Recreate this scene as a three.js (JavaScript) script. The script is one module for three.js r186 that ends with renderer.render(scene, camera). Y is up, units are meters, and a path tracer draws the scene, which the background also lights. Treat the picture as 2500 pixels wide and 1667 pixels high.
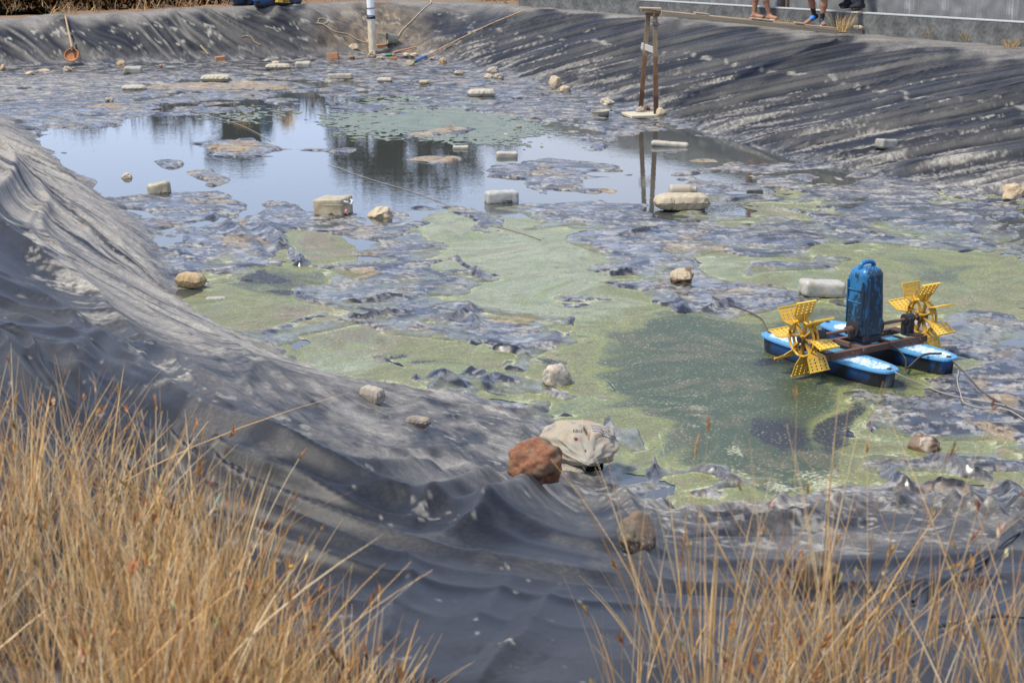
import * as THREE from 'three';
import { createNoise2D, createNoise3D } from 'simplex-noise';
import { mergeGeometries, mergeVertices } from 'three/addons/utils/BufferGeometryUtils.js';
import { RoundedBoxGeometry } from 'three/addons/geometries/RoundedBoxGeometry.js';
import { TextGeometry } from 'three/addons/geometries/TextGeometry.js';
import { FontLoader } from 'three/addons/loaders/FontLoader.js';
import { MarchingCubes } from 'three/addons/objects/MarchingCubes.js';

// ---------------------------------------------------------------- camera, sky, sun, exposure
const scene = new THREE.Scene();
const FOCAL = 4500, EYE = 4.0, PITCH = Math.atan((833.5 + 340) / FOCAL);
const camera = new THREE.PerspectiveCamera(2 * Math.atan(833.5 / FOCAL) * 180 / Math.PI, 1.5, 0.1, 3000);
camera.position.set(0, EYE, 0);
camera.rotation.set(-PITCH, 0, 0);
camera.focus = 16;
camera.userData.fStop = 4.8;

const SUN = new THREE.Vector3(-0.42, 0.85, 0.16).normalize();
const SKY_GAIN = 0.65;
{
  const w = 512, h = 256, data = new Float32Array(w * h * 4);
  const n3 = createNoise3D(rng(77));
  for (let j = 0; j < h; j++) {
    const el = ((j + 0.5) / h - 0.5) * Math.PI, y = Math.sin(el);
    for (let i = 0; i < w; i++) {
      const az = ((i + 0.5) / w - 0.5) * 2 * Math.PI, x = Math.cos(az) * Math.cos(el), z = Math.sin(az) * Math.cos(el);
      const up = Math.max(0, y), hz = Math.pow(1 - up, 4);
      let c = [0.46 + 1.3 * hz, 0.62 + 1.45 * hz, 1.06 + 1.55 * hz];
      const cl = 0.5 * n3(x * 1.6, up * 3.4, z * 1.6) + 0.3 * n3(x * 3.7, up * 8, z * 3.7) + 0.2 * n3(x * 8, up * 16, z * 8);
      const k = THREE.MathUtils.smoothstep(cl, -0.1, 0.7) * 0.55;
      c = [c[0] + (1.30 - c[0]) * k, c[1] + (1.32 - c[1]) * k, c[2] + (1.42 - c[2]) * k];
      if (y < 0) c = [0.4, 0.38, 0.34];
      data.set([c[0] * SKY_GAIN, c[1] * SKY_GAIN, c[2] * SKY_GAIN, 1], (j * w + i) * 4);
    }
  }
  const sky = new THREE.DataTexture(data, w, h, THREE.RGBAFormat, THREE.FloatType);
  sky.mapping = THREE.EquirectangularReflectionMapping;
  sky.magFilter = THREE.LinearFilter; sky.minFilter = THREE.LinearFilter;
  sky.needsUpdate = true;
  scene.background = sky;
  scene.environment = sky;
}
const sun = new THREE.DirectionalLight(new THREE.Color(1.0, 0.94, 0.82), 3.6);
sun.position.copy(SUN).multiplyScalar(60).add(new THREE.Vector3(0, 0, -18));
sun.target.position.set(0, 0, -18);
sun.castShadow = true;
sun.shadow.radius = 20;
sun.shadow.mapSize.set(4096, 4096);
Object.assign(sun.shadow.camera, { left: -26, right: 26, top: 26, bottom: -26, near: 1, far: 140 });
scene.add(sun, sun.target);

const renderer = new THREE.WebGLRenderer({ antialias: true });
renderer.toneMapping = THREE.LinearToneMapping;
renderer.toneMappingExposure = 1.42;
renderer.shadowMap.enabled = true;

// ---------------------------------------------------------------- helpers
function rng(seed) { let a = seed >>> 0; return () => { a = (a + 0x6d2b79f5) | 0; let t = Math.imul(a ^ (a >>> 15), 1 | a); t = (t + Math.imul(t ^ (t >>> 7), 61 | t)) ^ t; return ((t ^ (t >>> 14)) >>> 0) / 4294967296; }; }
const { clamp, lerp, smoothstep } = THREE.MathUtils;
const V = (x, y, z) => new THREE.Vector3(x, y, z);
const N2 = createNoise2D(rng(11)), N2b = createNoise2D(rng(23)), N3 = createNoise3D(rng(5));
const fbm = (x, y, o = 3) => { let a = 0.5, v = 0; for (let i = 0; i < o; i++) { v += a * N2(x, y); x = x * 2.03 + 7.1; y = y * 2.03 - 3.7; a *= 0.5; } return v; };
const fbm3 = (x, y, z, o = 3) => { let a = 0.5, v = 0; for (let i = 0; i < o; i++) { v += a * N3(x, y, z); x = x * 2.03 + 7.1; y = y * 2.03 - 3.7; z = z * 2.03 + 1.3; a *= 0.5; } return v; };
const ridge = (x, y) => { const n = N2b(x, y); return 1.1 - Math.sqrt(n * n + 0.01); };
const taken = {};
function numbered(n) { const k = taken[n] = (taken[n] ?? -1) + 1; return k ? n + '_' + String(k).padStart(3, '0') : n; }
function shadows(o) { o.traverse((m) => { if (m.isMesh) { m.castShadow = true; m.receiveShadow = true; } }); return o; }
function tag(o, label, category, group, kind) { Object.assign(o.userData, { label, category }); if (group) o.userData.group = group; if (kind) o.userData.kind = kind; return o; }
function add(o, name, label, category, group, kind) { o.name = numbered(name); tag(o, label, category, group, kind); scene.add(shadows(o)); return o; }
function part(parent, name, geometry, material) { const m = new THREE.Mesh(geometry, material); m.name = name; parent.add(m); return m; }
function structure(name, geometry, material) { const m = new THREE.Mesh(geometry, material); m.name = name; m.userData.kind = 'structure'; scene.add(shadows(m)); return m; }
const lin = (r, g, b) => new THREE.Color().setRGB(r, g, b);
const std = (c, roughness = 0.8, more = {}) => new THREE.MeshStandardMaterial({ color: Array.isArray(c) ? lin(...c) : c, roughness, ...more });
// a survey point of the photograph (2500 x 1667 grid) as a direction from the tripod, and the place where it meets the level h
function ray(px, py) { const v = V(px - 1250, -(py - 833.5), -FOCAL).normalize(); return v.applyAxisAngle(V(1, 0, 0), -PITCH); }
function at(px, py, h = 0) { const d = ray(px, py), t = (h - EYE) / d.y; return V(d.x * t, h, d.z * t); }
const depthScale = (p) => FOCAL / ((EYE - p.y) * Math.sin(PITCH) - p.z * Math.cos(PITCH));
function tubeOf(points, radius, seg = 24, rad = 6) { return new THREE.TubeGeometry(new THREE.CatmullRomCurve3(points), seg, radius, rad, false); }
function bar(a, b, r0, r1 = r0, sides = 8) {
  const d = b.clone().sub(a), g = new THREE.CylinderGeometry(r1, r0, d.length(), sides, 1);
  g.applyQuaternion(new THREE.Quaternion().setFromUnitVectors(V(0, 1, 0), d.clone().normalize()));
  return g.translate((a.x + b.x) / 2, (a.y + b.y) / 2, (a.z + b.z) / 2);
}
function beam(a, b, w, h, upv = V(0, 1, 0), bev = 0.004) {   // a squared timber from a to b
  const d = b.clone().sub(a), L = d.length(), z = d.normalize(), x = new THREE.Vector3().crossVectors(upv, z).normalize(), y = new THREE.Vector3().crossVectors(z, x);
  const g = new RoundedBoxGeometry(w, h, L, 1, Math.min(bev, w / 3, h / 3));
  g.applyMatrix4(new THREE.Matrix4().makeBasis(x, y, z));
  const m = a.clone().add(b).multiplyScalar(0.5);
  return g.translate(m.x, m.y, m.z);
}
function softBox(w, h, d, r, n = 12) {   // a box with rounded edges and many faces, so that dents and stains can follow it
  const s = (a) => Math.max(6, Math.round(n * a / Math.max(w, h, d)) + 6), g = new THREE.BoxGeometry(1, 1, 1, s(w), s(h), s(d)); g.deleteAttribute('uv'); g.deleteAttribute('normal');
  const m = mergeVertices(g), p = m.attributes.position, e = (v, half) => { const c = Math.sign(v) * Math.sin(Math.min(1, Math.abs(v) * 2) * Math.PI / 2); return v * 2 * half * 0.5 + c * half * 0.5; };
  for (let i = 0; i < p.count; i++) { const v = V(e(p.getX(i), w / 2), e(p.getY(i), h / 2), e(p.getZ(i), d / 2)), c = V(clamp(v.x, -w / 2 + r, w / 2 - r), clamp(v.y, -h / 2 + r, h / 2 - r), clamp(v.z, -d / 2 + r, d / 2 - r)), q = v.clone().sub(c); if (q.length() > 1e-6) v.copy(c).addScaledVector(q.normalize(), r); p.setXYZ(i, v.x, v.y, v.z); }
  m.computeVertexNormals(); return m;
}
const clean = (list) => mergeGeometries(list.map((g) => { const n = g.index ? g.toNonIndexed() : g; for (const k of Object.keys(n.attributes)) if (!['position', 'normal', 'uv'].includes(k)) n.deleteAttribute(k); return n; }));
function dataTex(size, f, srgb = false, rep = 1) {
  const d = new Uint8Array(size * size * 4);
  for (let j = 0; j < size; j++) for (let i = 0; i < size; i++) { const c = f(i / size, j / size); d.set([c[0], c[1], c[2], 255].map((v) => clamp(Math.round(v), 0, 255)), (j * size + i) * 4); }
  const t = new THREE.DataTexture(d, size, size); t.wrapS = t.wrapT = THREE.RepeatWrapping; t.magFilter = THREE.LinearFilter; t.minFilter = THREE.LinearMipmapLinearFilter; t.generateMipmaps = true;
  if (srgb) t.colorSpace = THREE.SRGBColorSpace; t.repeat.set(rep, rep); t.needsUpdate = true; return t;
}
// noise that repeats every unit square
const tile = (u, v, k, seed = 0) => { const a = u * 2 * Math.PI, b = v * 2 * Math.PI, r = k / 6.283; return N3(Math.cos(a) * r + seed, Math.sin(a) * r + Math.cos(b) * r * 1.7, Math.sin(b) * r + seed * 2); };
// ---------------------------------------------------------------- the pond: shore line, banks and floor
// survey of the toe of the bank: [px, py, crest height, run of the slope, fall behind the crest, liner width behind the crest, w_far, w_right, w_left, w_front]
const SHORE = [
  [3350, 760, 1.45, 3.4, 0, 1, 0, 0.7, 0, 0.3], [3200, 1010, 1.4, 4.4, -0.04, 2, 0, 0.3, 0, 0.7], [2900, 1180, 1.4, 5.2, -0.08, 2.5, 0, 0, 0, 1], [2560, 1232, 1.4, 5.4, -0.08, 4.5, 0, 0, 0, 1],
  [2200, 1214, 1.4, 5.4, -0.08, 4.5, 0, 0, 0, 1], [1950, 1220, 1.4, 5.4, -0.08, 4.5, 0, 0, 0, 1], [1700, 1228, 1.4, 5.3, -0.08, 4.5, 0, 0, 0, 1], [1570, 1190, 1.4, 5.4, -0.08, 4.5, 0, 0, 0, 1],
  [1470, 1110, 1.4, 5.8, -0.08, 4.5, 0, 0, 0, 1], [1340, 1010, 1.4, 6.0, -0.08, 4.5, 0, 0, 0, 1], [1150, 960, 1.4, 5.8, -0.08, 4.5, 0, 0, 0.2, 0.8], [960, 935, 1.4, 5.0, -0.08, 4.5, 0, 0, 0.5, 0.5],
  [800, 900, 1.42, 4.1, -0.07, 2.0, 0, 0, 0.8, 0.2], [640, 832, 1.45, 3.3, -0.06, 2.0, 0, 0, 1, 0], [500, 757, 1.45, 2.7, -0.05, 2.0, 0, 0, 1, 0], [438, 680, 1.38, 2.5, -0.03, 2.0, 0, 0, 1, 0],
  [395, 590, 1.28, 2.5, -0.02, 2.0, 0, 0, 1, 0], [310, 505, 1.18, 2.6, 0, 2.0, 0, 0, 1, 0], [205, 422, 1.08, 2.6, 0, 2.0, 0, 0, 1, 0], [92, 332, 1.0, 2.5, 0, 2.0, 0, 0, 1, 0],
  [-60, 258, 0.95, 2.3, 0, 2.0, 0, 0, 1, 0], [-330, 205, 1.0, 1.8, 0, 1.5, 0.4, 0, 0.6, 0], [-250, 178, 0.92, 1.5, 0, 0.35, 1, 0, 0, 0], [0, 166, 0.84, 1.45, 0, 0.35, 1, 0, 0, 0],
  [150, 162, 0.86, 1.45, 0, 0.35, 1, 0, 0, 0], [300, 158, 0.92, 1.45, 0, 0.35, 1, 0, 0, 0], [600, 149, 0.97, 1.45, 0, 0.35, 1, 0, 0, 0], [800, 141, 0.97, 1.5, 0, 0.35, 1, 0, 0, 0],
  [930, 133, 0.97, 1.6, 0, 0.4, 0.9, 0.1, 0, 0], [1010, 139, 1.0, 1.9, 0, 0.4, 0.4, 0.6, 0, 0], [1090, 160, 1.05, 2.2, 0, 0.45, 0, 1, 0, 0], [1220, 188, 1.08, 2.4, 0, 1.0, 0, 1, 0, 0],
  [1380, 224, 1.12, 2.6, 0, 1.3, 0, 1, 0, 0], [1520, 264, 1.18, 3.0, 0, 1.5, 0, 1, 0, 0], [1700, 322, 1.22, 3.4, 0, 1.5, 0, 1, 0, 0], [1900, 385, 1.25, 3.8, 0, 1.1, 0, 1, 0, 0],
  [2200, 444, 1.3, 4.2, 0, 0.7, 0, 1, 0, 0], [2520, 492, 1.34, 4.6, 0, 0.6, 0, 1, 0, 0], [3050, 590, 1.36, 4.6, 0, 0.6, 0, 1, 0, 0],
];
const shorePts = [], shoreAttr = [];
{
  const n = SHORE.length, pts = SHORE.map((a) => at(a[0], a[1])), curve = new THREE.CatmullRomCurve3(pts, true, 'centripetal');
  for (let i = 0; i < n; i++) for (let k = 0; k < 3; k++) {
    const f = k / 3, p = curve.getPoint((i + f) / n), a = SHORE[i], b = SHORE[(i + 1) % n];
    shorePts.push([p.x, p.z]); shoreAttr.push(a.slice(2).map((v, j) => lerp(v, b[j + 2], f)));
  }
}
const NS = shorePts.length, shoreLen = [0];
for (let i = 0; i < NS; i++) { const a = shorePts[i], b = shorePts[(i + 1) % NS]; shoreLen.push(shoreLen[i] + Math.hypot(b[0] - a[0], b[1] - a[1])); }
const SH = { sd: 0, s: 0, a: new Float64Array(8) };
function shoreExact(x, z) {
  let best = 1e9, bi = 0, bf = 0, inside = false;
  for (let i = 0; i < NS; i++) {
    const j = i + 1 === NS ? 0 : i + 1, ax = shorePts[i][0], az = shorePts[i][1], bx = shorePts[j][0], bz = shorePts[j][1], ex = bx - ax, ez = bz - az;
    const f = clamp(((x - ax) * ex + (z - az) * ez) / (ex * ex + ez * ez), 0, 1), dx = x - ax - ex * f, dz = z - az - ez * f, d = dx * dx + dz * dz;
    if (d < best) { best = d; bi = i; bf = f; }
    if ((az > z) !== (bz > z) && x < (ex * (z - az)) / ez + ax) inside = !inside;
  }
  SH.sd = (inside ? -1 : 1) * Math.sqrt(best);
  SH.s = lerp(shoreLen[bi], shoreLen[bi + 1], bf);
  // heights and widths blend over the neighbouring stretches of shore, so that the bank has no steps
  const a = SH.a; a.fill(0); let W = 0, S = 0;
  for (let i = 0; i < NS; i++) {
    const dx = x - shorePts[i][0], dz = z - shorePts[i][1], d = dx * dx + dz * dz;
    const w = 1 / ((d + 0.15) * (d + 0.15) * (d + 0.15)), A = shoreAttr[i]; W += w; S += w * shoreLen[i];
    for (let k = 0; k < 8; k++) a[k] += w * A[k];
  }
  for (let k = 0; k < 8; k++) a[k] /= W;
  SH.s = lerp(SH.s, S / W, smoothstep(SH.sd, 0.2, 1.3));
  return SH;
}
// the survey of the shore, kept on a 12 cm plan
const PLAN = { x0: -22, z0: -52, step: 0.12, nx: 368, nz: 434 };
PLAN.data = new Float32Array(PLAN.nx * PLAN.nz * 10);
for (let j = 0, o = 0; j < PLAN.nz; j++) for (let i = 0; i < PLAN.nx; i++, o += 10) { const q = shoreExact(PLAN.x0 + i * PLAN.step, PLAN.z0 + j * PLAN.step); PLAN.data[o] = q.sd; PLAN.data[o + 1] = q.s; PLAN.data.set(q.a, o + 2); }
function shore(x, z) {
  const u = (x - PLAN.x0) / PLAN.step, v = (z - PLAN.z0) / PLAN.step, i = Math.floor(u), j = Math.floor(v);
  if (i < 0 || j < 0 || i >= PLAN.nx - 1 || j >= PLAN.nz - 1) return shoreExact(x, z);
  const f = u - i, g = v - j, o = (j * PLAN.nx + i) * 10, p = o + PLAN.nx * 10, D = PLAN.data, a = (1 - f) * (1 - g), b = f * (1 - g), c = (1 - f) * g, d = f * g;
  SH.sd = D[o] * a + D[o + 10] * b + D[p] * c + D[p + 10] * d; SH.s = D[o + 1] * a + D[o + 11] * b + D[p + 1] * c + D[p + 11] * d;
  for (let k = 0; k < 8; k++) SH.a[k] = D[o + 2 + k] * a + D[o + 12 + k] * b + D[p + 2 + k] * c + D[p + 12 + k] * d;
  return SH;
}
const softramp = (u) => 0.5 * (Math.sqrt(u * u + 0.016) - Math.sqrt((u - 1) * (u - 1) + 0.016) + 1);
// patches of the floor: [px, py, half width, half height, strength], turned into ellipses on the ground
function spots(list) {
  return list.map(([px, py, rx, ry, k, ang = 0]) => {
    const c = at(px, py), l = at(px + rx, py), n = at(px, py + ry), f = at(px, py - ry);
    return { x: c.x, z: c.z, rx: Math.abs(l.x - c.x), rz: Math.abs(f.z - n.z) / 2, k, c: Math.cos(ang), s: Math.sin(ang) };
  });
}
function spotSum(list, x, z) {
  let v = 0;
  for (const p of list) {
    const dx = (x - p.x) / p.rx, dz = (z - p.z) / p.rz, r = dx * dx + dz * dz;
    if (r < 2.2) { const g = 1 - r / 2.2; v += p.k * g * g * (3 - 2 * g); }
  }
  return v;
}
const MOUNDS = spots([
  // open water
  [640, 400, 380, 90, -0.14], [330, 352, 230, 46, -0.12], [960, 400, 330, 90, -0.13], [1150, 345, 210, 55, -0.09], [760, 285, 360, 50, -0.1], [1400, 395, 260, 45, -0.05], [500, 460, 200, 40, -0.07], [700, 470, 160, 40, -0.08], [1330, 510, 120, 28, -0.09], [1000, 475, 160, 25, -0.09],
  [1620, 360, 130, 30, -0.05], [1560, 420, 100, 60, -0.05], [1790, 350, 150, 28, -0.07], [1700, 500, 90, 28, -0.05], [1640, 545, 40, 18, -0.05], [1500, 540, 60, 12, -0.06], [620, 350, 200, 50, -0.05], [250, 390, 90, 30, -0.05], [640, 210, 300, 22, -0.05],
  // algae pools
  [1250, 640, 170, 80, -0.10], [1330, 740, 190, 50, -0.07], [1650, 830, 170, 100, -0.14], [1740, 950, 230, 150, -0.14], [1880, 1080, 190, 90, -0.14], [2250, 680, 220, 80, -0.14], [2100, 860, 160, 90, -0.12], [900, 810, 160, 40, -0.04], [670, 705, 120, 50, -0.1], [770, 600, 40, 50, -0.08], [1440, 1010, 70, 60, -0.1],
  [1620, 1100, 60, 90, -0.07], [1080, 560, 60, 30, -0.06], [1500, 880, 130, 50, -0.08], [1120, 880, 130, 36, -0.05], [1900, 520, 90, 18, -0.05], [1800, 660, 60, 16, -0.04], [1630, 640, 60, 16, -0.04], [2000, 800, 120, 40, -0.1], [600, 770, 60, 40, -0.04], [870, 870, 100, 25, -0.05], [2300, 900, 60, 30, -0.06], [1980, 1180, 160, 14, -0.03],
  // swollen liner standing out of the water
  [1720, 600, 280, 90, 0.045], [2080, 510, 300, 70, 0.045], [1560, 560, 200, 60, 0.03], [960, 690, 260, 90, 0.03], [1200, 800, 200, 50, 0.03], [850, 830, 160, 50, 0.03], [1700, 720, 200, 50, 0.04], [2200, 570, 200, 40, 0.04],
  [560, 585, 120, 60, 0.11], [965, 680, 150, 42, 0.12], [1240, 775, 95, 40, 0.1], [1330, 425, 140, 26, 0.2], [1480, 472, 70, 10, 0.05], [1440, 522, 150, 28, 0.2], [1665, 565, 85, 24, 0.085], [1700, 608, 110, 24, 0.1], [1850, 590, 90, 30, 0.07], [2030, 462, 130, 26, 0.06], [1740, 690, 110, 24, 0.065], [1800, 745, 80, 34, 0.075],
  [1640, 745, 70, 34, 0.06], [1530, 700, 90, 20, 0.055], [2400, 840, 120, 60, 0.13], [2420, 950, 130, 90, 0.15], [2430, 1020, 130, 60, 0.2], [540, 214, 170, 9, 0.12], [2320, 1010, 110, 40, 0.11], [2260, 1150, 130, 26, 0.1], [2150, 990, 26, 45, 0.09], [1500, 600, 120, 40, 0.03], [1080, 740, 90, 26, 0.05], [900, 760, 110, 22, 0.05], [560, 362, 110, 26, 0.34], [700, 368, 130, 14, 0.3], [400, 404, 40, 12, 0.26], [500, 432, 75, 22, 0.26], [480, 492, 150, 34, 0.24], [712, 495, 50, 24, 0.24],
  [720, 545, 110, 26, 0.16], [1080, 322, 75, 12, 0.36], [1030, 332, 40, 8, 0.16], [1060, 392, 100, 9, 0.3], [880, 266, 48, 6, 0.26], [180, 262, 160, 16, 0.14], [130, 235, 160, 16, 0.06], [1500, 640, 80, 22, 0.05], [1200, 545, 90, 22, 0.07], [1100, 560, 60, 16, 0.02], [1000, 600, 110, 24, 0.06], [860, 560, 70, 18, 0.05], [1550, 960, 40, 60, 0.06, 0.3], [1510, 900, 20, 40, 0.05],
  [2050, 640, 90, 22, 0.05], [2300, 540, 160, 26, 0.05], [2060, 560, 90, 20, 0.06], [2200, 500, 150, 24, 0.05], [1560, 1130, 40, 50, 0.06], [1690, 1150, 60, 20, 0.06],
]);
// folds of the liner: [height, half width, [px, py] ...], laid on the ground they cross
const FOLDS = [
  [0.12, 0.13, [590, 530], [640, 560], [690, 600], [722, 640], [735, 668]], [0.07, 0.1, [500, 520], [545, 548], [600, 590], [655, 640]], [0.08, 0.06, [1110, 630], [1150, 662], [1180, 690]], [0.09, 0.07, [1050, 785], [1110, 783], [1150, 768], [1170, 752]], [0.07, 0.06, [1135, 772], [1150, 790], [1180, 815]],
  [0.06, 0.06, [830, 765], [880, 780], [950, 778], [1010, 772]], [0.06, 0.06, [850, 740], [900, 745], [950, 735], [1000, 738]], [0.07, 0.06, [835, 830], [890, 850], [950, 870], [1000, 885]], [0.08, 0.06, [870, 862], [930, 880], [985, 905], [1040, 935]], [0.07, 0.07, [1030, 897], [1060, 920], [1110, 935], [1160, 955]], [0.06, 0.06, [1100, 890], [1150, 915], [1190, 935], [1200, 960]],
  [0.06, 0.05, [1150, 840], [1180, 855], [1240, 862], [1300, 885]], [0.05, 0.05, [1230, 880], [1240, 905], [1290, 910]], [0.05, 0.05, [1190, 918], [1230, 935], [1280, 950]], [0.09, 0.05, [1572, 1035], [1605, 1065], [1620, 1110], [1640, 1160]], [0.09, 0.05, [1580, 1085], [1600, 1130], [1590, 1190]], [0.09, 0.06, [1452, 1000], [1475, 1035], [1500, 1060]],
  [0.1, 0.05, [1470, 900], [1490, 950], [1540, 1000]], [0.08, 0.04, [1415, 880], [1425, 920]], [0.06, 0.06, [1650, 720], [1660, 760], [1668, 785]], [0.08, 0.05, [1440, 675], [1500, 672], [1560, 668]], [0.09, 0.06, [2150, 1150], [2200, 1190], [2240, 1215]], [0.1, 0.06, [2250, 1120], [2340, 1150], [2420, 1185]], [0.08, 0.05, [2250, 1190], [2330, 1200], [2400, 1195]],
  [0.09, 0.1, [2230, 1195], [2330, 1260], [2420, 1300], [2520, 1345]], [0.08, 0.08, [2440, 1180], [2480, 1250], [2520, 1290]], [0.07, 0.06, [1700, 1150], [1760, 1170], [1800, 1185]], [0.06, 0.05, [1700, 770], [1760, 750], [1800, 742]], [0.05, 0.04, [1480, 760], [1500, 790]], [0.05, 0.04, [1385, 760], [1400, 800], [1380, 830]],
  [0.04, 0.05, [1640, 500], [1700, 498], [1760, 488]], [0.06, 0.06, [1480, 590], [1560, 575], [1640, 560]],
  // bank folds near the tripod
  [0.10, 0.16, [-60, 520], [60, 600], [190, 700], [330, 850], [480, 985], [640, 1090]], [0.13, 0.2, [250, 1320], [340, 1255], [440, 1195], [540, 1168], [650, 1205], [800, 1240], [1010, 1268]], [0.07, 0.12, [330, 1340], [430, 1270], [560, 1225], [700, 1250]], [0.07, 0.12, [-60, 640], [120, 760], [300, 930], [430, 1060]],
  [0.014, 0.022, [60, 330], [110, 430], [190, 545], [270, 640], [330, 715]], [0.014, 0.02, [480, 850], [530, 900], [575, 965], [640, 1060]],
  [0.12, 0.15, [1330, 1175], [1230, 1215], [1120, 1262], [1000, 1300]], [0.15, 0.17, [1410, 1200], [1320, 1245], [1200, 1300], [1060, 1340]], [0.12, 0.13, [1440, 1215], [1480, 1290], [1540, 1370], [1600, 1440]], [0.10, 0.1, [1480, 1180], [1530, 1240], [1570, 1290]], [0.09, 0.12, [1150, 1160], [1030, 1195], [900, 1215], [760, 1205]], [0.08, 0.12, [1180, 1120], [1050, 1130], [900, 1120], [740, 1060]],
  [0.045, 0.07, [1010, 1385], [985, 1500], [940, 1590], [880, 1680]], [0.035, 0.09, [1240, 1440], [1190, 1540], [1150, 1640]], [0.05, 0.08, [1370, 1480], [1270, 1570], [1200, 1640], [1160, 1720]], [0.012, 0.02, [1120, 1325], [1190, 1365], [1300, 1415], [1440, 1485]], [0.06, 0.12, [-60, 760], [150, 850], [320, 1000], [420, 1110]], [0.05, 0.1, [-60, 860], [140, 900], [330, 985], [480, 1100]],
  [0.05, 0.1, [-60, 910], [180, 945], [380, 1060], [520, 1160]], [0.04, 0.1, [420, 760], [560, 850], [700, 950], [900, 1060]], [0.04, 0.08, [300, 720], [460, 830], [640, 960], [820, 1100]],
].map(([h, w, ...pts]) => ({ h, w, pts }));
const foldSegs = [];
function bankShape(x, z) {   // the bank without folds
  const q = shore(x, z), t = q.sd;
  if (t < -2.2) return 0;
  const hc = q.a[0], run = q.a[1];
  const near = clamp(q.a[6] * smoothstep(z, -19, -13.5) + q.a[7], 0, 1) * (1 - smoothstep(x, -0.2, 0.9)), u = t / run;   // the near banks have a shoulder half way up, then rise gently
  const ramp = near < 0.01 ? softramp(u) : lerp(softramp(u), 0.62 * softramp(u / 0.5) + 0.38 * softramp((u - 0.5) / 0.6), near), r0 = lerp(0.0593, 0.0387, near);
  let h = t > 0 ? hc * Math.max(0, ramp - r0) / (1 - r0) * (t < 0.5 ? 0.5 + t : 1) : 0;
  if (t > run) h += (t - run) * q.a[2];
  return h;
}
for (const f of FOLDS) {
  const p = f.pts.map(([px, py]) => {   // where the sight line meets the bank
    const d = ray(px, py); let k = Math.max(3, (EYE - 1.9) / -d.y);
    for (; k < 60; k += 0.12) if (EYE + d.y * k < Math.max(0, bankShape(d.x * k, d.z * k))) break;
    return [d.x * k, d.z * k];
  });
  const c = new THREE.CatmullRomCurve3(p.map(([x, z]) => V(x, 0, z))), n = Math.max(6, p.length * 3);
  for (let i = 0; i < n; i++) { const a = c.getPoint(i / n), b = c.getPoint((i + 1) / n); foldSegs.push([a.x, a.z, b.x, b.z, f.h, f.w, i / n, (i + 1) / n]); }
}
const foldCells = new Map();
for (const s of foldSegs) {
  const m = s[5] * 2.4;
  for (let i = Math.floor(Math.min(s[0], s[2]) - m); i <= Math.floor(Math.max(s[0], s[2]) + m); i++) for (let j = Math.floor(Math.min(s[1], s[3]) - m); j <= Math.floor(Math.max(s[1], s[3]) + m); j++) { const k = i * 4096 + j; if (!foldCells.has(k)) foldCells.set(k, []); foldCells.get(k).push(s); }
}
function foldHeight(x, z) {
  const list = foldCells.get(Math.floor(x) * 4096 + Math.floor(z)); if (!list) return 0;
  let v = 0;
  const wx = x + 0.03 * N2(x * 1.3, z * 1.3), wz = z + 0.03 * N2b(x * 1.3, z * 1.3);
  for (const [ax, az, bx, bz, h, w, u0, u1] of list) {
    const ex = bx - ax, ez = bz - az, f = clamp(((wx - ax) * ex + (wz - az) * ez) / (ex * ex + ez * ez + 1e-9), 0, 1), d = Math.hypot(wx - ax - ex * f, wz - az - ez * f), u = lerp(u0, u1, f);
    const ww = w * (0.45 + 0.55 * Math.sin(Math.PI * clamp(u, 0.06, 0.94))), e = d / ww;
    if (e < 2.2) { const g = h * Math.sin(Math.PI * clamp(u, 0.03, 0.97)) ** 0.7 * Math.exp(-1.5 * Math.sqrt(e * e + 0.04) + 0.3) * (1 - smoothstep(e, 1.3, 2.2)); if (g > v) v = g; }
  }
  return v;
}
// everything about the liner at one place of the ground plan
const L = { spec: 0.5, y: 0, r: 0, g: 0, b: 0, rough: 0.5, sd: 0, over: 0 };
const SLIME = spots([[1250, 640, 300, 160, 1], [1000, 790, 450, 150, 1], [1350, 770, 350, 130, 1], [1750, 900, 350, 240, 1], [2230, 640, 330, 150, 1], [680, 700, 220, 110, 1], [1650, 680, 380, 110, 1], [1900, 540, 260, 80, 0.8], [2250, 1120, 240, 120, 1], [1450, 1040, 160, 140, 1]]), CORNER = spots([[905, 140, 120, 26, 1], [1010, 150, 90, 16, 0.5]]), CLAY = spots([[870, 672, 50, 12, 1], [1250, 782, 60, 14, 1], [600, 590, 70, 20, 0.8], [560, 545, 60, 14, 0.8], [1700, 612, 70, 10, 0.8], [1660, 600, 40, 8, 0.7], [2440, 960, 60, 40, 0.7], [2440, 1080, 60, 60, 0.8], [850, 560, 60, 10, 0.6], [1420, 1160, 60, 22, 1.1], [1380, 1175, 70, 14, 1], [1010, 955, 60, 20, 0.7], [570, 362, 60, 14, 1.2], [1090, 318, 50, 8, 1.3], [1060, 391, 60, 6, 1.2], [1720, 395, 160, 12, 0.9], [1600, 330, 60, 12, 0.8], [1340, 422, 60, 10, 0.8], [520, 495, 60, 12, 0.7], [1030, 332, 30, 6, 1], [260, 262, 60, 6, 1], [1490, 470, 40, 6, 0.9], [540, 213, 170, 8, 1.3]]);
const SILT = spots([[100, 215, 260, 30, 0.7], [500, 205, 120, 14, 0.5], [620, 200, 160, 8, 0.8], [1300, 280, 140, 20, 0.4], [1850, 430, 200, 26, 0.5], [2250, 470, 260, 20, 0.6], [1000, 690, 30, 14, 0.9], [2100, 1260, 260, 60, 0.5], [1800, 1260, 180, 60, 0.5], [1560, 1250, 50, 30, 0.9], [1200, 1040, 60, 20, 0.4], [700, 900, 200, 60, 0.25], [960, 1000, 160, 60, 0.3], [500, 700, 60, 60, 0.4]]);
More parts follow.
